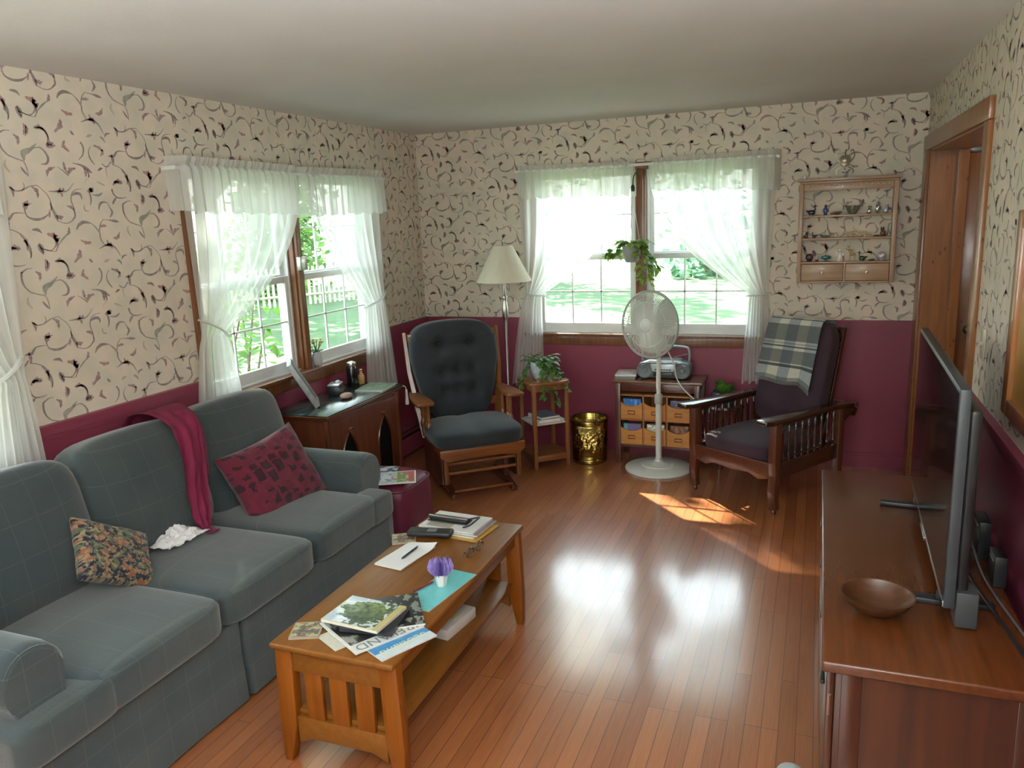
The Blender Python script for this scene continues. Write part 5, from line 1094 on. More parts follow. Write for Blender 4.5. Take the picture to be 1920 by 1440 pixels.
# plaid blanket over the top of the back
def plaid(u, v):
    cx = [(.30, .31, .31), (.52, .50, .40), (.27, .29, .31), (.52, .50, .40), (.30, .33, .33)][min(4, int(u*5))]
    if .20 < u < .23: cx = (.45, .45, .38)
    k = v; m_ = 1.0
    for a, b, d in ((.585, .60, .10), (.645, .725, .28), (.735, .75, .6), (.752, .767, .10), (.785, .87, .30), (.885, .90, .10), (.49, .50, .12), (.30, .36, .3), (.968, 1.0, .4), (.12, .2, .35)):
        if a < k < b: m_ = min(m_, d)
    g = (.03, .04, .045); return tuple(c*m_+q*(1-m_) for c, q in zip(cx, g))
mb = MB(); C0 = [V((0, .10, .20)), V((0, .09, .40)), V((0, .082, .60)), V((0, .065, .685)), V((0, -.02, .692)), V((0, -.082, .655)), V((0, -.092, .50)), V((0, -.094, .38)), V((0, -.096, .27))]
cp = smooth_path(C0, 8)
def f(u, v):
    i = v*(len(cp)-1); k = int(min(i, len(cp)-2)); p = cp[k].lerp(cp[k+1], i-k)
    xx = -.20+.365*u+.03*(1-v)*(1-u)-.05*v*(1-u); sag = -.05*max(0, (u-.8)/.2)*(v > .85)*(v-.85)/.15
    return tuple(BT @ V((xx, p.y-.006*(p.y < 0)-.004*sin(u*14+v*4)*(v > .5), p.z+.006*sin(9*u)*(v > .9)+sag)))
mb.grid(f, 40, 110, colfn=plaid)
for k in range(42):
    u = k/41; p = V(f(u, 1)); mb.tube([p, p+V((0, -.006, -.022))], .0022, 4, col=(.3, .3, .27))
M_ = MX.Translation((2.70, 5.07, 0)) @ MX.Rotation(R(-33), 4, 'Z'); mb.v = [tuple(M_ @ V(p)) for p in mb.v]
single('plaid_blanket', 'grey and cream plaid blanket draped over the back of the wooden armchair', 'blanket', mb, VCF, (2.88, 5.3, .9), world=True, ang=80)

# ------------------------------------------------------------------ plants
BPOT = mat('blue_grey_glaze', (.06, .10, .15), (.10, .15, .20), .25, coat=.5)
t = thing('stool', 'small dark stool behind the wooden armchair under the low plant', 'stool', (2.40, 5.53, 0))
mb = MB(); mb.lathe([(.0, .42), (.13, .42), (.135, .43), (.13, .445), (0, .445)], 24, T=Tm((2.40, 5.53, 0))); part(t, 'top', mb, DARKWOOD)
for k in range(3): a = 2*pi*k/3+.4; mb = MB(); mb.tube([(2.40+.08*cos(a), 5.53+.08*sin(a), .42), (2.40+.12*cos(a), 5.53+.12*sin(a), 0)], [.015, .011], 8); part(t, 'leg', mb, DARKWOOD)
t = pot_plant('potted_plant', 'low green plant in a wide blue-grey pot behind the wooden armchair', 2.40, 5.53, .4455, .095, .09, BPOT, 8, 0, [], IVY)
mb = MB(); rnd = random.Random(2)
for k in range(26):
    a = rnd.uniform(0, 6.28); leaf_quads(mb, (2.40+.02*cos(a), 5.53+.02*sin(a), .52), 1, rnd.uniform(.07, .12), (cos(a)*.5, sin(a)*.5, 1), .15)
AGR = leafmat('fresh_green_leaves', (.06, .20, .02), (.14, .34, .05), .3); part(t, 'leaves', mb, AGR, flat=True)
hx, hy, hz = 1.755, 5.49, 1.445
GLV = leafmat('pothos_leaves', (.10, .22, .03), (.30, .40, .07), .45)
t = pot_plant('hanging_plant', 'trailing plant in a grey hanging pot before the brown post of the bright window', hx, hy, hz, .065, .115, mat('grey_hanging_pot', (.34, .37, .36), (.30, .33, .32), .5), 21, 26, [(0.1, .10, .10), (-.4, .07, .20), (-.9, .06, .16), (3.3, .08, -.02), (.5, .08, .12), (-.2, .05, .17), (2.9, .11, .0)], GLV, 1.1, .06)
mb = MB()
for a in (.5, 2.6, 4.7): mb.tube([(hx+.062*cos(a), hy+.062*sin(a), hz+.11), (hx+.01, hy+.0, hz+.46), (hx+.012, hy, hz+.50)], .0022, 5)
part(t, 'hanger_cord', mb, WHITE)
mb = MB(); mb.tube(smooth_path([(1.775, BY-.02, 2.03), (1.772, BY-.10, 2.06), (1.768, hy+.03, 2.03), (1.767, hy, 1.985), (1.767, hy+.01, 1.955)], 5), .004, 6); mb.lathe([(.012, 0), (.014, .03), (.008, .045)], 10, T=Tm((1.767, hy, 1.925))); part(t, 'hook', mb, BLACK)

# ------------------------------------------------------------------ knick-knack shelf on the back wall
SHW = wood('shelf_oak', (.34, .22, .14), (.46, .31, .21), 0, .4, .2); SHZ = wood('shelf_oak_upright', (.34, .22, .14), (.46, .31, .21), 2, .4, .2)
t = thing('curio_shelf', 'open backed oak wall shelf of little figurines with two small drawers', 'shelf', (3.13, BY, 1.28)); ya, yb = 5.618, BY-.001
mb = MB(); mb.box(2.828, 3.442, ya-.035, yb, 1.935, 1.952, .003); mb.box(2.845, 3.425, ya-.013, yb, 1.92, 1.935, .003); part(t, 'cornice', mb, SHW)
mb = MB(); mb.box(2.87, 3.40, ya, ya+.012, 1.875, 1.92, .002)
for k in range(16): x = 2.885+.032*k; mb.box(x, x+.016, ya-.008, ya, 1.898, 1.914, .001)
part(t, 'dentil_rail', mb, SHW)
for x in (2.855, 3.415):
    mb = MB(); mb.box(x-.013, x+.013, ya, yb, 1.28, 1.92, .003); part(t, 'side', mb, SHZ)
for z in (1.718, 1.572): mb = MB(); mb.box(2.868, 3.402, ya+.004, yb, z-.012, z, .002); part(t, 'shelf_board', mb, SHW)
mb = MB(); mb.box(2.868, 3.402, ya, yb, 1.405, 1.417, .002); mb.box(2.868, 3.402, ya, yb, 1.28, 1.29, .002); mb.box(3.128, 3.14, ya, yb, 1.29, 1.405); part(t, 'drawer_case', mb, SHW)
for xa, xb in ((2.871, 3.126), (3.142, 3.399)):
    mb = MB(); mb.box(xa, xb, ya-.004, yb-.01, 1.293, 1.402, .003); dr = part(t, 'drawer', mb, SHW)
    mb = MB(); mb.lathe([(.004, 0), (.005, .008), (.010, .013), (.009, .02), (0, .022)], 12, T=Tm(((xa+xb)/2, ya-.004, 1.348), rx=R(90))); part(dr, 'knob', mb, mat('brass_knob', (.75, .62, .32), rough=.2, metal=.7) if xa < 3 else bpy.data.materials['brass_knob'])
yk = 5.662
def fmat(n, c, rough=.25, metal=0, trans=0): return mat('figurine_'+n, c, tuple(q*.7 for q in c), rough, metal, scale=40, coat=.4, trans=trans)
FM = dict(dark=fmat('navy', (.02, .025, .05)), blue=fmat('blue', (.05, .09, .22)), brown=fmat('brown', (.22, .10, .05)), silver=fmat('silver', (.5, .52, .5), .2, .8), green=fmat('green', (.03, .07, .03)), teal=fmat('teal', (.02, .17, .17)), red=fmat('red_brown', (.11, .03, .018), .5), cream=fmat('cream', (.62, .55, .38)), white=fmat('white', (.85, .85, .86)), purple=fmat('purple', (.10, .05, .08)), crystal=fmat('crystal', (.78, .78, .90), .08, .3, .3), tan=fmat('tan', (.40, .27, .12)), sage=fmat('sage', (.22, .25, .20), .2, .4))
GRP = 'figurines on the wall shelf'
def fig(name, label, x, z, kind, m, s=1.0, fl=1):
    mb = MB(); c = lambda a, b, h: (x+a*s*fl, yk+b*s, z+h*s)
    if kind == 'bird':
        mb.blob(c(0, 0, .018), (.022*s, .012*s, .015*s), 2, 8); mb.tube([c(.015, 0, .022), c(.02, 0, .04), c(.016, 0, .052)], [.006*s, .004*s, .004*s], 6); mb.blob(c(.018, 0, .055), (.007*s,)*3, 2, 6); mb.tube([c(.022, 0, .055), c(.034, 0, .053)], [.003*s, .0006], 5); mb.tube([c(-.018, 0, .022), c(-.034, 0, .032)], [.007*s, .001], 6); mb.box(x-.012*s, x+.012*s, yk-.01*s, yk+.01*s, z, z+.006*s, .001)
    elif kind == 'penguin':
        mb.blob(c(0, 0, .026), (.013*s, .012*s, .026*s), 2, 8); mb.blob(c(.001, -.001, .055), (.009*s,)*3, 2, 6); mb.tube([c(.006, -.004, .055), c(.018, -.006, .053)], [.003*s, .0005], 5)
        for q in (-1, 1): mb.tube([c(q*.012, 0, .04), c(q*.019, 0, .016)], [.004*s, .0015], 5); mb.blob(c(q*.006, -.006, .003), (.006*s, .008*s, .003*s), 2, 6)
    elif kind == 'lizard':
        mb.tube([c(-.035, 0, .008), c(-.012, 0, .012), c(.012, .003, .012), c(.028, 0, .016), c(.036, 0, .013)], [.002, .008*s, .009*s, .007*s, .003], 8)
        for q in (-.01, .015):
            for w in (-1, 1): mb.tube([c(q, 0, .01), c(q+.004, w*.014, .001)], [.003*s, .002*s], 5)
    elif kind == 'ball':
        mb.blob(c(0, 0, .030), (.026*s,)*3, 2, 10); mb.lathe([(.018*s, 0), (.02*s, .004*s), (.012*s, .010*s)], 14, T=Tm((x, yk, z)))
    elif kind == 'fish':
        mb.blob(c(0, 0, .026), (.034*s, .010*s, .013*s), 2, 10); mb.prism([(x-.030*s*fl, z+.024*s), (x-.05*s*fl, z+.042*s), (x-.044*s*fl, z+.022*s), (x-.05*s*fl, z+.008*s)], yk-.003*s, yk+.003*s, 0, T=XZ); mb.prism([(x-.01*s, z+.034*s), (x+.012*s, z+.036*s), (x-.004*s, z+.048*s)], yk-.002*s, yk+.002*s, 0, T=XZ); mb.tube([c(0, 0, 0), c(0, 0, .016)], .006*s, 8)
    elif kind == 'giraffe':
        mb.blob(c(0, 0, .045), (.018*s, .008*s, .010*s), 2, 8); mb.tube([c(.014, 0, .048), c(.022, 0, .09)], [.005*s, .003*s], 6); mb.blob(c(.026, 0, .094), (.009*s, .004*s, .005*s), 2, 6)
        for a in (-.013, .013):
            for b in (-.005, .005): mb.tube([c(a, b, .042), c(a, b, 0)], [.0028*s, .002*s], 5)
        mb.tube([c(.02, .002, .097), c(.02, .002, .104)], .0012*s, 4); mb.tube([c(-.017, 0, .045), c(-.022, 0, .03)], .0012*s, 4)
    elif kind == 'cat':
        mb.blob(c(0, 0, .018), (.016*s, .011*s, .018*s), 2.2, 8); mb.blob(c(.004, -.003, .042), (.011*s, .01*s, .010*s), 2, 6)
        for q in (-1, 1): mb.tube([c(.004+q*.007, -.002, .049), c(.004+q*.009, -.002, .06)], [.004*s, .0005], 4)
        mb.tube([c(-.014, .004, .006), c(-.026, .004, .010), c(-.024, .004, .026)], [.004*s, .003*s, .002*s], 6)
        for q in (-1, 1): mb.blob(c(q*.008, -.010, .005), (.005*s, .006*s, .005*s), 2, 6)
    elif kind == 'dragon':
        mb.tube(smooth_path([c(-.085, 0, .01), c(-.05, .004, .022), c(-.015, 0, .012), c(.02, .004, .028), c(.055, 0, .016), c(.075, 0, .032), c(.09, 0, .030)], 5), [.003*s+.008*s*sin(pi*min(1, k/30+.05)) for k in range(31)], 8)
        for k in range(7): mb.tube([c(-.05+.018*k, 0, .022), c(-.052+.018*k, 0, .04)], [.004*s, .0005], 4)
        for a in (-.04, .04): mb.tube([c(a, -.006, .016), c(a, -.012, 0)], [.005*s, .004*s], 5)
    elif kind == 'bowl':
        mb.lathe([(.02*s, 0), (.024*s, .006*s), (.04*s, .03*s), (.046*s, .055*s), (.042*s, .055*s), (.03*s, .02*s), (0, .012*s)], 20, T=Tm((x, yk, z))); mb.tube([c(.04, 0, .045), c(.055, 0, .06), c(.058, 0, .08)], [.006*s, .004*s, .003*s], 6); mb.blob(c(.058, 0, .084), (.008*s,)*3, 2, 6)
        mb.tube([c(-.042, 0, .05), c(-.06, 0, .055), c(-.055, 0, .03)], .004*s, 6)
    elif kind == 'angel':
        mb.lathe([(.018*s, 0), (.015*s, .02*s), (.006*s, .048*s), (.004*s, .055*s)], 14, T=Tm((x, yk, z))); mb.blob(c(0, 0, .062), (.008*s,)*3, 2, 6)
        for q in (-1, 1): mb.prism([(x, z+.03*s), (x+q*.022*s, z+.058*s), (x+q*.02*s, z+.03*s)], yk+.004, yk+.007, 0, T=XZ)
    return single(name, label, 'figurine', mb, m, (x, yk, z), group=GRP, world=True)
z1, z2, z3 = 1.7183, 1.5723, 1.4173
fig('bird_figurine', 'navy bird figurine at the left end of the top shelf board', 2.92, z1, 'bird', FM['dark'], 1.1)
fig('penguin_figurine', 'dark blue penguin figurine second along the top shelf board', 3.005, z1, 'penguin', FM['blue'], 1.05)
fig('lizard_figurine', 'brown lizard figurine on the top shelf board beside the penguin', 3.07, z1, 'lizard', FM['brown'])
fig('swan_figurine', 'big grey-green swan shaped dish in the middle of the top shelf board', 3.17, z1, 'bowl', FM['sage'], 1.0)
fig('cat_figurine', 'silver cat figurine beside the swan dish on the top shelf board', 3.268, z1, 'cat', FM['silver'], .85); fig('penguin_figurine', 'silver penguin figurine near the right end of the top shelf board', 3.315, z1, 'penguin', FM['silver'], 1.15); fig('cat_figurine', 'shiny clear cat figurine at the right end of the top shelf board', 3.365, z1, 'cat', FM['crystal'], .95)
fig('cat_figurine', 'tiny purple cat figurine at the left end of the middle shelf board', 2.893, z2, 'cat', FM['purple'], .75); fig('bird_figurine', 'small navy bird figurine on the middle shelf board', 2.943, z2, 'bird', FM['dark'], .6, -1)
fig('lizard_figurine', 'grey-green lizard figurine on the middle shelf board', 3.01, z2, 'lizard', FM['sage'], .9, -1); fig('cat_figurine', 'tiny cream cat figurine next to the dragon on the middle shelf board', 3.075, z2, 'cat', FM['cream'], .6)
fig('dragon_figurine', 'long cream dragon figurine on the middle shelf board', 3.205, z2, 'dragon', FM['cream'], 1.0, -1); fig('bear_figurine', 'red-brown animal figurine at the right end of the middle shelf board', 3.355, z2, 'cat', FM['red'], 1.05, -1); fig('lizard_figurine', 'red-brown lizard figurine lying at the foot of the red-brown animal', 3.318, z2, 'lizard', FM['red'], .5)
fig('ball_figurine', 'purple ball at the left end of the lowest shelf board', 2.918, z3, 'ball', FM['purple'], .95); fig('fish_figurine', 'teal fish figurine on the lowest shelf board', 3.02, z3, 'fish', FM['teal'], 1.0); fig('bird_figurine', 'tiny dark bird figurine between the purple ball and the teal fish', 2.966, z3, 'bird', FM['dark'], .4)
fig('angel_figurine', 'white angel figurine on the lowest shelf board', 3.105, z3, 'angel', FM['white'], 1.15); fig('giraffe_figurine', 'tan giraffe figurine on the lowest shelf board', 3.18, z3, 'giraffe', FM['tan'], 1.0, -1)
fig('duck_figurine', 'dark green duck figurine on the lowest shelf board', 3.24, z3, 'bird', FM['green'], 1.0, -1); fig('lizard_figurine', 'green lizard figurine beside the glass ball on the lowest shelf board', 3.295, z3, 'lizard', FM['green'], .55); fig('ball_figurine', 'sparkling clear glass ball at the right end of the lowest shelf board', 3.355, z3, 'ball', FM['crystal'], 1.0)
yk = 5.64; mb = MB(); mb.lathe([(.010, 0), (.012, .005), (.010, .016), (.004, .022), (0, .023)], 12, T=Tm((2.872, 5.64, 1.9525))); single('trinket', 'tiny white trinket on the left end of the shelf cornice', 'trinket', mb, FM['white'], (2.872, 5.64, 1.9525), world=True)
# little wire ornament hung above the shelf
WIRE = mat('antique_wire', (.24, .19, .14), (.34, .28, .2), .35, metal=.7); t = thing('wall_ornament', 'small brown metal ornament with shiny beads hung above the curio shelf', 'ornament', (3.11, BY, 2.05)); oy = BY-.012
mb = MB(); mb.prism([(3.085, 2.03), (3.075, 2.075), (3.095, 2.095), (3.11, 2.085), (3.125, 2.095), (3.145, 2.075), (3.135, 2.03), (3.11, 2.015)], oy-.006, oy+.010, .003, T=XZ); mb.blob((3.11, oy, 2.06), (.028, .010, .024), 2, 8)
for q in (-1, 1): mb.tube(smooth_path([(3.11+q*.03, oy, 2.05), (3.11+q*.055, oy, 2.085), (3.11+q*.045, oy, 2.125), (3.11+q*.03, oy, 2.115)], 4), .003, 5); mb.tube(smooth_path([(3.11+q*.02, oy, 2.02), (3.11+q*.05, oy, 2.00), (3.11+q*.048, oy, 1.975)], 4), .003, 5)
mb.tube([(3.11, oy, 2.09), (3.112, oy, 2.13)], [.006, .003], 6); part(t, 'body', mb, WIRE)
mb = MB(); mb.tube([(3.095, oy, 1.99), (3.11, oy-.01, 1.983), (3.135, oy, 1.992)], .003, 5)
for a, b in ((3.11, 2.005), (3.138, 1.998), (3.10, 1.985)): mb.blob((a, oy-.01, b), (.006,)*3, 2, 6)
part(t, 'beads', mb, FM['silver'])
# ------------------------------------------------------------------ coffee table
X0, X1, YA, YB, ZT = 1.337, 1.80, 1.885, 3.062, .455
t = thing('coffee_table', 'long mission style oak coffee table in front of the sofa', 'table', (1.57, 2.47, 0))
mb = MB(); mb.box(X0, X1, YA, YB, ZT-.022, ZT, .008, 3); part(t, 'top', mb, OAK)
for y, yd in ((YA+.045, -1), (YB-.045, 1)):
    for x, sg in ((X0+.035, -1), (X1-.035, 1)):
        mb = MB(); o = sg*.012
        prof = [(x-.032, ZT-.022), (x+.032, ZT-.022), (x+.034+o*.7, .15), (x+.014+o+sg*.01, 0), (x-.014+o+sg*.01, 0), (x-.034+o*.7, .15)]
        mb.prism(prof, y-.02, y+.02, .004, T=XZ); part(t, 'leg', mb, OAKZ)
    mb = MB(); mb.box(X0+.06, X1-.06, y-.012, y+.012, .345, ZT-.022, .003); part(t, 'end_rail', mb, OAK)
    mb = MB(); mb.prism([(X0+.06, .175), (X1-.06, .175), (X1-.06, .075), (X1-.12, .10), (X0+.12, .10), (X0+.06, .075)], y-.012, y+.012, .003, T=XZ); part(t, 'end_rail', mb, OAK)
    w = (X1-X0-.134)
    for k in range(3):
        c = X0+.067+.035+.033+k*(w-.136)/2; mb = MB(); mb.box(c-.033, c+.033, y-.009, y+.009, .17, .35, .002); part(t, 'slat', mb, OAKZ)
for x in (X0+.03, X1-.03):
    mb = MB(); mb.box(x-.01, x+.01, YA+.06, YB-.06, .375, ZT-.022, .003); part(t, 'apron', mb, OAK)
mb = MB(); mb.box(X0+.045, X1-.035, YA+.05, YB-.05, .175, .195, .004); part(t, 'shelf', mb, OAK)
ZC = ZT+.0008
# things on it, near end first
def photo_small(u, v):
    n = fbm(u*4, v*4, 20); n2 = fbm(u*9, v*9, 22)
    if u < .04 or u > .96 or v < .04 or v > .96: return (.32, .27, .2)
    if n > .15: return (.40, .36, .16)
    if n2 > .2: return (.35, .08, .07)
    return (.05, .06, .035) if n < -.1 else (.14, .14, .10)
def coaster(label, x, y, rz):
    mb = cover(.10, .10, .008, photo_small, 20, 20, (.4, .34, .25)); return flat_item('coaster', label, 'coaster', mb, VC, x, y, ZC, R(rz), 'picture coasters on the coffee table')
coaster('square picture coaster alone at the near corner of the coffee table', 1.420, 1.985, 22)
coaster('square picture coaster half under the black case at the far end of the coffee table', 1.362, 2.765, 30)
# magazines: reading direction runs toward the near left
RD = math.degrees(math.atan2(-.233, -.136))
def england(u, v):
    if v > .86 or v < .02 or u < .015: return (.62, .72, .78)
    if v > .70: return (.06, .27, .56) if fbm(u*3, v*3, 4) < .25 else (.12, .36, .60)
    return (.10, .22, .34) if fbm(u*4, v*4, 31) < 0 else (.20, .28, .20)
m = flat_item('magazine', 'blue covered magazine lowest in the near stack on the coffee table', 'magazine', cover(.212, .27, .005, england), VC, 1.705, 2.045, ZC, R(RD+3)); m.data.transform(MX.Translation((0, -.02, 0)))
TXW = mat('lettering_yellow', (.72, .72, .42), (.62, .68, .55), .5); text(m, 'Scotland', .052, (0, .082, .0054), (0, 0, 0), TXW, .0001)
crm = flat_item('leaflet', 'cream leaflet sticking out on the left of the near stack', 'leaflet', cover(.125, .19, .002, lambda u, v: (.62, .60, .50) if not (.12 < u < .4 and .25 < v < .3) else (.12, .14, .12), 20, 20), VC, 1.572, 2.02, ZC, R(-28))
def ireland(u, v):
    if v > .985 or v < .015 or u < .02 or u > .98: return (.78, .78, .76)
    if v > .80: return (.70, .74, .72)
    n = fbm(u*5, v*6, 14); return (.02, .022, .02) if n < .05 else ((.10, .10, .085) if n < .25 else (.30, .30, .27))
m = flat_item('magazine', 'magazine with the white title band in the near stack on the coffee table', 'magazine', cover(.255, .26, .005, ireland), VC, 1.630, 2.066, ZC+.0058, R(RD)); m.data.transform(MX.Translation((0, -.015, 0)))
TXD = mat('lettering_grey', (.16, .19, .19), (.20, .23, .23), .5); text(m, 'IRELAND', .055, (0, .0875, .0054), (0, 0, 0), TXD, .0001, sx=1.02)
dk = flat_item('book', 'black photo-covered book peeking out behind the tree book in the near stack', 'book', cover(.19, .23, .006, lambda u, v: (.014, .014, .016) if fbm(u*6, v*6, 3) < .18 else (.22, .24, .22), 30, 30), VC, 1.652, 2.165, ZC+.0118, R(34))
flat_item('book', 'thin navy hardback directly under the tree book', 'book', cover(.185, .16, .012, lambda u, v: (.006, .007, .016), 2, 2, (.016, .016, .026)), VC, 1.628, 2.080, ZC+.0187, R(7))
mb = MB(); mb.tube([(1.474, 2.03, ZC+.024), (1.535, 1.985, ZC+.027)], .0035, 8); single('pencil', 'slim black pencil poking out from under the tree book', 'pencil', mb, BLACK, (1.5, 2.0, ZC+.02), world=True)
def treebook(u, v):
    if u > .90: return (.52, .45, .18)
    if v < .03 or u < .012: return (.72, .66, .40)
    d = math.hypot((u-.50)/.42, (v-.56)/.40)+.35*fbm(u*6, v*6, 2)
    if v > .90 and u < .3: return (.45, .55, .62)
    if d < .95:
        n = fbm(u*10, v*10, 6); q = max(0, min(1, (v-.25)*1.6)); base = (.03+.10*q, .05+.13*q, .018+.03*q); return tuple(c*(1+1.3*n) for c in base)
    if u < .35: return (.50, .62, .72) if fbm(u*6, v*6, 9) < .1 else (.75, .80, .82)
    n = fbm(u*9, v*9, 12); return (.04, .07, .03) if n > .0 else (.55, .62, .62)
flat_item('book', 'large tree photograph book on top of the near stack', 'book', cover(.225, .178, .010, treebook, 60, 46, (.80, .78, .68)), VC, 1.582, 2.088, ZC+.0320, R(-4))
# turquoise card with its pop-up flower pot
mb = cover(.128, .315, .004, lambda u, v: (.16, .58, .60) if .015 < u < .985 and .01 < v < .99 else (.75, .74, .62), 30, 40, (.7, .68, .55)); q = flat_item('card', 'turquoise greeting card lying flat under the lavender pot', 'card', mb, VC, 1.7155, 2.388, ZC, R(-8))
t = thing('paper_flower_pot', 'white paper pot of purple paper lavender standing on the turquoise card', 'paper flower', (1.712, 2.415, ZC+.0045))
px_, py_, pz_ = 1.712, 2.415, ZC+.0045
mb = MB(); n = 6; vs = []
for r_, z in ((.018, 0), (.027, .045), (.025, .047), (.0, .038)): vs += [(px_+r_*cos(2*pi*k/n+.3), py_+r_*sin(2*pi*k/n+.3), pz_+z) for k in range(n)]
mb.add(vs, [tuple(reversed(range(n)))]+[(i*n+k, i*n+(k+1) % n, (i+1)*n+(k+1) % n, (i+1)*n+k) for i in range(3) for k in range(n)]); part(t, 'pot', mb, PAPER, flat=True)
mb = MB(); rnd = random.Random(8); LAV = mat('lavender_paper', (.26, .18, .52), (.38, .30, .66), .7, scale=90)
for k in range(9):
    a = pi*k/9; c_, s_ = cos(a), sin(a); mb2 = [(-.024, .04)]
    top = [(-.05+.1*j/10, (.082+.016*(1-(2*j/10-1)**2))+(.014 if j % 2 else -.010)) for j in range(11)]
    poly = [(-.02, .036)]+[(-.046, .062)]+top+[(.046, .062), (.02, .036)]
    mb.add([(px_+u*c_, py_+u*s_, pz_+z) for u, z in poly], [tuple(range(len(poly)))])
part(t, 'flowers', mb, LAV, flat=True)
mb = MB(); mb.tube([(1.642, 2.338, ZC+.0085), (1.672, 2.422, ZC+.0085)], .004, 6, mi=0); mb.tube([(1.642, 2.338, ZC+.0085), (1.639, 2.330, ZC+.0085)], [.004, .001], 6, mi=1); single('crayon', 'dark red pencil on the turquoise card', 'pencil', mb, [mat('dark_red_lacquer', (.22, .02, .04), rough=.3), BLACK], (1.66, 2.38, ZC+.0045), world=True)
# notepad with curled page and pen
t = thing('notepad', 'white notepad with curled top page in the middle of the coffee table', 'notepad', (1.452, 2.62, ZC))
mb = MB(); Tn = Tm((1.452, 2.615, ZC), R(-8)); mb.box(-.065, .065, -.12, .12, 0, .006, .001, T=Tn); part(t, 'pad', mb, PAPER)
mb = MB(); mb.grid(lambda u, v: tuple(Tn @ V(((u-.5)*.132+.012*v*v, -.118+.236*v, .0066+.022*max(0, (v-.72)/.28)**2*(u**1.5)+.003*sin(5*u)*max(0, v-.8)))), 16, 24); part(t, 'page', mb, mat('ruled_page', (.86, .86, .86), (.82, .82, .83), .7))
mb = MB(); mb.tube([(1.463, 2.575, ZC+.0125), (1.469, 2.68, ZC+.0125)], .0045, 10); mb.tube([(1.463, 2.575, ZC+.0125), (1.4625, 2.562, ZC+.0125)], [.0045, .001], 10); mb.box(1.4705, 1.474, 2.645, 2.685, ZC+.0155, ZC+.0185); single('pen', 'dark blue ballpoint pen lying on the white notepad', 'pen', mb, mat('navy_plastic', (.012, .018, .04), (.03, .05, .09), .25), (1.466, 2.62, ZC+.008), world=True)
# spectacles folded
t = thing('eyeglasses', 'folded tortoiseshell eyeglasses near the right edge of the coffee table', 'eyeglasses', (1.71, 2.715, ZC)); TT = mat('tortoiseshell', (.05, .022, .012), (.16, .09, .05), .2, scale=60, coat=.5)
Tg = Tm((1.71, 2.715, ZC), R(80)); mb = MB()
for q in (-1, 1): mb.tube([Tg @ V((q*.034+.026*cos(a), -.008+.006*sin(a)*0, .021+.017*sin(a))) for a in [2*pi*k/24 for k in range(24)]], .0036, 6, closed=True)
mb.tube([Tg @ V((-.009, -.008, .026)), Tg @ V((0, -.008, .030)), Tg @ V((.009, -.008, .026))], .0025, 6); part(t, 'frame', mb, TT)
for q, o in ((-1, .006), (1, .012)): mb = MB(); mb.tube([Tg @ V((q*.061, -.006, .026)), Tg @ V((q*.058, o, .024)), Tg @ V((-q*.03, o+.002, .020)), Tg @ V((-q*.055, o+.002, .008))], .0025, 6, flat=.6); part(t, 'temple', mb, TT)
for q in (-1, 1): mb = MB(); mb.lathe([(.024, 0), (.024, .0012), (0, .0015)], 20, T=Tg @ Tm((q*.034, -.0075, .021), rx=R(90)) @ MX.Diagonal((1, .66, 1, 1))); part(t, 'lens', mb, GLASS)
# papers, folders and the hole punch at the far end
flat_item('envelope', 'yellow-orange envelope at the bottom of the papers at the far end of the coffee table', 'envelope', cover(.24, .20, .004, lambda u, v: (.52, .30, .06), 2, 2, (.5, .28, .06)), VC, 1.572, 2.930, ZC, R(-7))
for k, (lab, c, x, y, w, h, rz, z, th) in enumerate([('grey green folder under the white papers at the far end of the coffee table', (.35, .38, .26), 1.535, 2.945, .26, .19, -6, .0052, .006), ('purple-grey booklet among the papers at the far end of the coffee table', (.25, .20, .27), 1.548, 2.950, .255, .185, -4, .0115, .005)]):
    flat_item('folder' if k == 0 else 'booklet', lab, 'folder' if k == 0 else 'booklet', cover(w, h, th, bc(c), 2, 2), VC, x, y, ZC+z, R(rz))
flat_item('paper_stack', 'white written papers on top of the pile at the far end of the coffee table', 'papers', cover(.27, .185, .008, lambda u, v: (.80, .80, .80) if not (.08 < u < .55 and .1 < v < .45) else (.42, .40, .33), 20, 14), VC, 1.52, 2.955, ZC+.0172, R(-4))
t = thing('hole_punch', 'black and silver three-hole paper punch lying on the white papers', 'hole punch', (1.50, 2.955, ZC+.0255)); Th = Tm((1.49, 2.955, ZC+.0255), R(-3))
mb = MB(); mb.box(-.095, .10, -.030, .030, 0, .006, .002, T=Th); mb.box(-.09, .095, -.026, .012, .006, .020, .004, T=Th); part(t, 'body', mb, BLACK)
mb = MB(); mb.box(-.092, .098, -.024, -.012, .0205, .027, .002, T=Th); part(t, 'bar', mb, METAL)
mb = MB(); mb.tube(smooth_path([Th @ V((.09, .02, .010)), Th @ V((.125, .045, .014)), Th @ V((.135, .01, .02)), Th @ V((.125, -.05, .012)), Th @ V((.10, -.065, .006))], 5), .006, 8, flat=.6); part(t, 'lever', mb, BLACK)
t = thing('glasses_case', 'long black case lying behind the notepad on the coffee table', 'case', (1.452, 2.828, ZC)); Tc = Tm((1.462, 2.82, ZC+.009), R(10))
mb = MB(); mb.box(-.098, .098, -.032, .032, 0, .024, .009, 3, T=Tc); part(t, 'body', mb, mat('black_leather', (.014, .014, .015), (.022, .022, .023), .45, bump=.1)); mb = MB(); mb.box(-.01, .03, -.016, .014, .0235, .0252, .0005, T=Tc); part(t, 'emblem', mb, mat('silver_emblem', (.22, .25, .27), rough=.4, metal=.4))
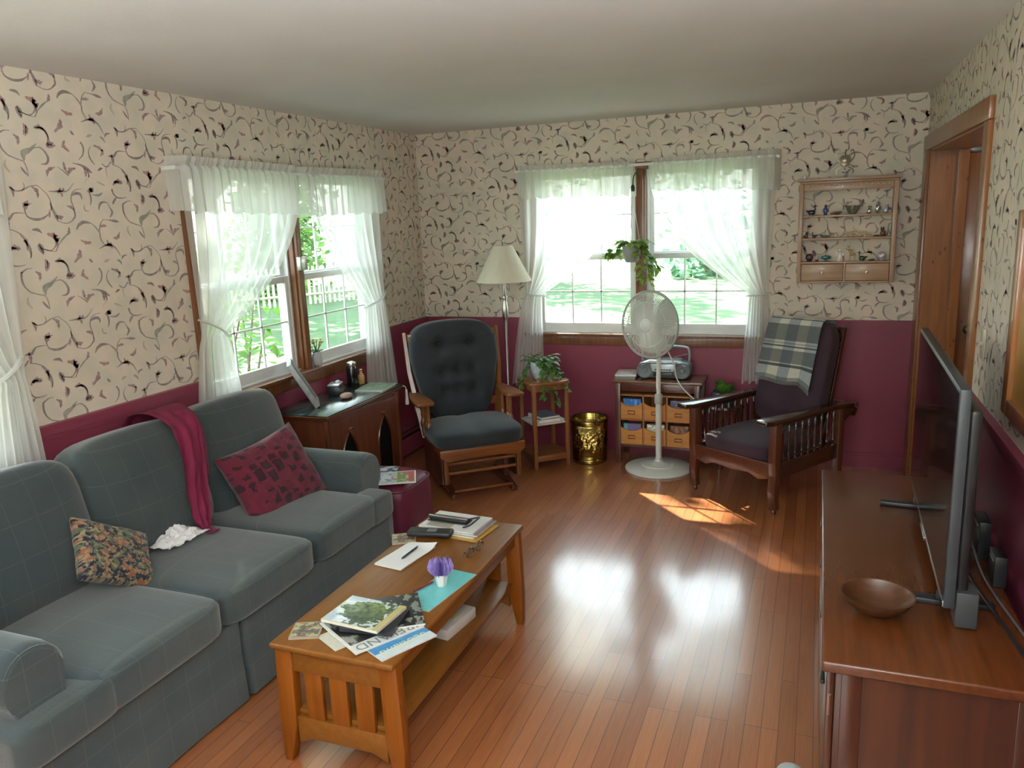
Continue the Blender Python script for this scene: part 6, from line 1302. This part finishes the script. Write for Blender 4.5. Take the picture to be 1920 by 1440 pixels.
# box on the lower shelf
t = thing('tissue_box', 'white oblong box with black end on the lower shelf of the coffee table', 'box', (1.668, 2.585, .1955)); Tb = Tm((1.672, 2.58, .1955), R(-8))
mb = MB(); mb.box(-.038, .038, -.105, .105, 0, .045, .004, T=Tb); part(t, 'body', mb, mat('white_carton', (.72, .72, .70), (.66, .66, .65), .5)); mb = MB(); mb.box(-.012, .018, -.03, .03, .0445, .049, .002, T=Tb); part(t, 'tag', mb, mat('pale_tag', (.7, .66, .5)))
mb = MB(); mb.box(-.045, -.036, -.110, -.05, .0, .03, .003, T=Tb); part(t, 'end_clip', mb, BLACK)

# ------------------------------------------------------------------ television stand
S0, S1, SA, SB, SZ = 3.024, 3.545, 2.016, 3.655, .62
t = thing('television_stand', 'long low cherry wood television stand along the right wall', 'television stand', (3.29, 2.84, 0))
mb = MB(); mb.box(S0, S1, SA, SB, SZ-.032, SZ, .007, 3); part(t, 'top', mb, CHERRY)
mb = MB(); mb.box(S0+.035, S1-.01, SA+.025, SB-.02, .03, SZ-.032, .003); part(t, 'body', mb, CHERRYX)
for k in range(4):
    a = SA+.03+k*(SB-SA-.055)/4; b = a+(SB-SA-.055)/4-.006
    mb = MB(); mb.box(S0+.014, S0+.034, a, b, .06, SZ-.045, .003); dr = part(t, 'door', mb, CHERRYX)
    mb = MB(); mb.box(S0+.002, S0+.014, (a+b)/2-.04, (a+b)/2+.04, .44, .452, .003); part(dr, 'handle', mb, BLACK)
    for z in (.20, .48): mb = MB(); mb.tube([(S0+.022, a-.001, z-.03), (S0+.022, a-.001, z+.03)], .006, 8); part(dr, 'hinge', mb, METAL)
for x0_, x1_, z0_, z1_ in ((S0+.05, S0+.10, .05, .585), (S1-.07, S1-.02, .05, .585)): mb = MB(); mb.box(x0_, x1_, SA+.017, SA+.026, z0_, z1_, .002); part(t, 'side_stile', mb, CHERRYX)
mb = MB(); mb.box(S0+.10, S1-.07, SA+.021, SA+.026, .05, .585); part(t, 'side_panel', mb, wood('cherry_plywood', (.03, .007, .003), (.07, .018, .005), 2, .4, .3, scale=3))
mb = MB(); mb.box(S0+.03, S1-.02, SA+.04, SB-.04, 0, .03); part(t, 'plinth', mb, DARKWOOD)
# television
TY0, TY1, TZ0, TZ1 = 2.275, 3.40, .685, 1.305; TXF = 3.345
t = thing('television', 'large flat black television on the cherry wood stand, seen almost edge on', 'television', (3.36, 2.84, SZ)); rz_ = math.atan2(.022, 1.125)
TV = Tm((TXF, 2.84, 0), R(-1.2)); hw = (TY1-TY0)/2
GB = mat('gunmetal_bezel', (.045, .052, .058), (.035, .04, .045), .35, spec=.4)
mb = MB(); mb.box(0, .028, -hw, hw, TZ0, TZ1, .004, T=TV); part(t, 'bezel', mb, GB)
mb = MB(); mb.box(.028, .062, -hw+.03, hw-.03, TZ0+.02, TZ1-.06, .012, 3, T=TV); mb.box(.06, .085, -.28, .28, TZ0+.03, TZ1-.25, .01, T=TV); part(t, 'back_cover', mb, BLACK)
SCR = mat('screen_glass', (.006, .006, .008), (.007, .007, .009), .06, coat=.4, spec=.7); mb = MB(); mb.box(-.0015, .002, -hw+.012, hw-.012, TZ0+.022, TZ1-.012, 0, T=TV); part(t, 'screen', mb, SCR)
mb = MB(); mb.box(-.0025, .004, -hw+.004, hw-.004, TZ0+.003, TZ0+.020, .001, T=TV); mb.box(-.006, .0, -.07, .07, TZ0-.006, TZ0+.008, .003, T=TV); part(t, 'bottom_trim', mb, mat('silver_trim', (.5, .52, .56), rough=.2, metal=1))
for y, xa, xb in ((-.395, -.115, .155), (.415, -.115, .12)):
    mb = MB(); mb.prism([(-.0, SZ), (.06, SZ), (.05, TZ0+.03), (.012, TZ0+.03)], y-.012, y+.012, .003, T=TV @ XZ); mb.prism([(xa, y-.014), (xa, y+.014), (0, y+.022), (.06, y+.022), (xb, y+.014), (xb, y-.014), (.06, y-.022), (0, y-.022)], SZ+.0005, SZ+.018, .004, T=TV); part(t, 'foot', mb, BLACK)
mb = MB(); mb.box(.032, .088, -hw+.015, -hw+.10, TZ0-.06+.0, TZ0+.045, .005, T=TV); part(t, 'rear_box', mb, mat('grey_housing', (.05, .052, .056), (.042, .044, .048), .5))
# bowl
mb = MB(); mb.lathe([(.030, 0), (.034, .008), (.062, .020), (.086, .040), (.098, .060), (.100, .064), (.095, .063), (.082, .043), (.058, .026), (.03, .014), (0, .010)], 48); single('wooden_bowl', 'shallow turned wooden bowl on the near end of the television stand', 'bowl', mb, wood('bowl_walnut', (.055, .018, .007), (.10, .038, .014), 0, .3, .3), (3.172, 2.325, SZ+.0005))
# cables and boxes behind the television
mb = MB(); mb.tube(smooth_path([(3.45, 2.98, SZ+.08), (3.455, 2.85, SZ+.02), (3.46, 2.62, SZ+.007), (3.465, 2.45, SZ+.03), (3.49, 2.30, SZ+.02), (3.52, 2.12, SZ+.006)], 6), .005, 8); single('cable', 'thick black cable lying behind the near end of the television', 'cable', mb, BLACK, (3.5, 2.5, SZ), world=True)
mb = MB(); mb.tube(smooth_path([(3.492, 2.97, SZ+.08), (3.488, 2.82, SZ+.05), (3.492, 2.65, SZ+.02), (3.51, 2.50, SZ+.006), (3.535, 2.30, SZ+.006)], 6), .0035, 8); single('cable', 'thin grey cable against the maroon wall behind the television', 'cable', mb, mat('grey_cable', (.12, .12, .13), rough=.35), (3.53, 2.6, SZ), world=True)
for (x, y, w, h, lab) in ((3.52, 2.86, .12, .13, 'upright black box behind the television, farther from the camera'), (3.53, 2.64, .09, .10, 'smaller black box behind the television, nearer the camera')):
    t = thing('media_box', lab, 'box', (x, y, SZ)); mb = MB(); mb.box(x-.018, x+.018, y-w/2, y+w/2, SZ+.0005, SZ+h, .004); part(t, 'body', mb, BLACK); mb = MB(); mb.box(x-.0195, x-.017, y-w*.3, y+w*.3, SZ+h-.022, SZ+h-.016, .0005); part(t, 'trim_strip', mb, METAL)
# light switch and framed picture on the right wall
t = thing('light_switch', 'cream light switch plate on the wallpaper beside the doorway', 'light switch', (RX, 3.44, 1.24)); mb = MB(); mb.box(RX-.006, RX-.0008, 3.40, 3.48, 1.18, 1.30, .002); part(t, 'plate', mb, mat('ivory_plastic', (.62, .56, .42), (.58, .52, .40), .3)); mb = MB(); mb.box(RX-.016, RX-.005, 3.435, 3.445, 1.232, 1.25, .002); part(t, 'toggle', mb, bpy.data.materials['ivory_plastic'])
t = thing('framed_picture', 'wood framed picture at the right edge, above the maroon wainscot', 'picture', (RX, 2.5, 1.4)); FR = wood('picture_frame_wood', (.26, .09, .025), (.38, .15, .045), 2, .35, .4); mb = MB()
for a, b, c_, d_ in ((2.86, 2.925, 1.10, 1.75), (2.05, 2.115, 1.10, 1.75), (2.115, 2.86, 1.10, 1.155), (2.115, 2.86, 1.695, 1.75)): mb.box(RX-.028, RX-.001, a, b, c_, d_, .006)
part(t, 'frame', mb, FR); mb = MB(); mb.box(RX-.012, RX-.001, 2.11, 2.865, 1.15, 1.70); part(t, 'print', mb, mat('golden_reflection', (.50, .27, .06), (.30, .17, .06), .4, scale=3, coat=.5))  # amber colour paints in a golden reflection inside the frame
# pale blue thing on the floor at the bottom edge
mb = MB(); mb.blob((2.955, 2.24, .03), (.052, .13, .03), 2.6, 12); single('slipper', 'pale blue rounded slipper on the floor beside the television stand', 'slipper', mb, mat('pale_blue_felt', (.36, .46, .52), (.50, .56, .56), .9, bump=.3), (2.955, 2.24, 0), world=True)
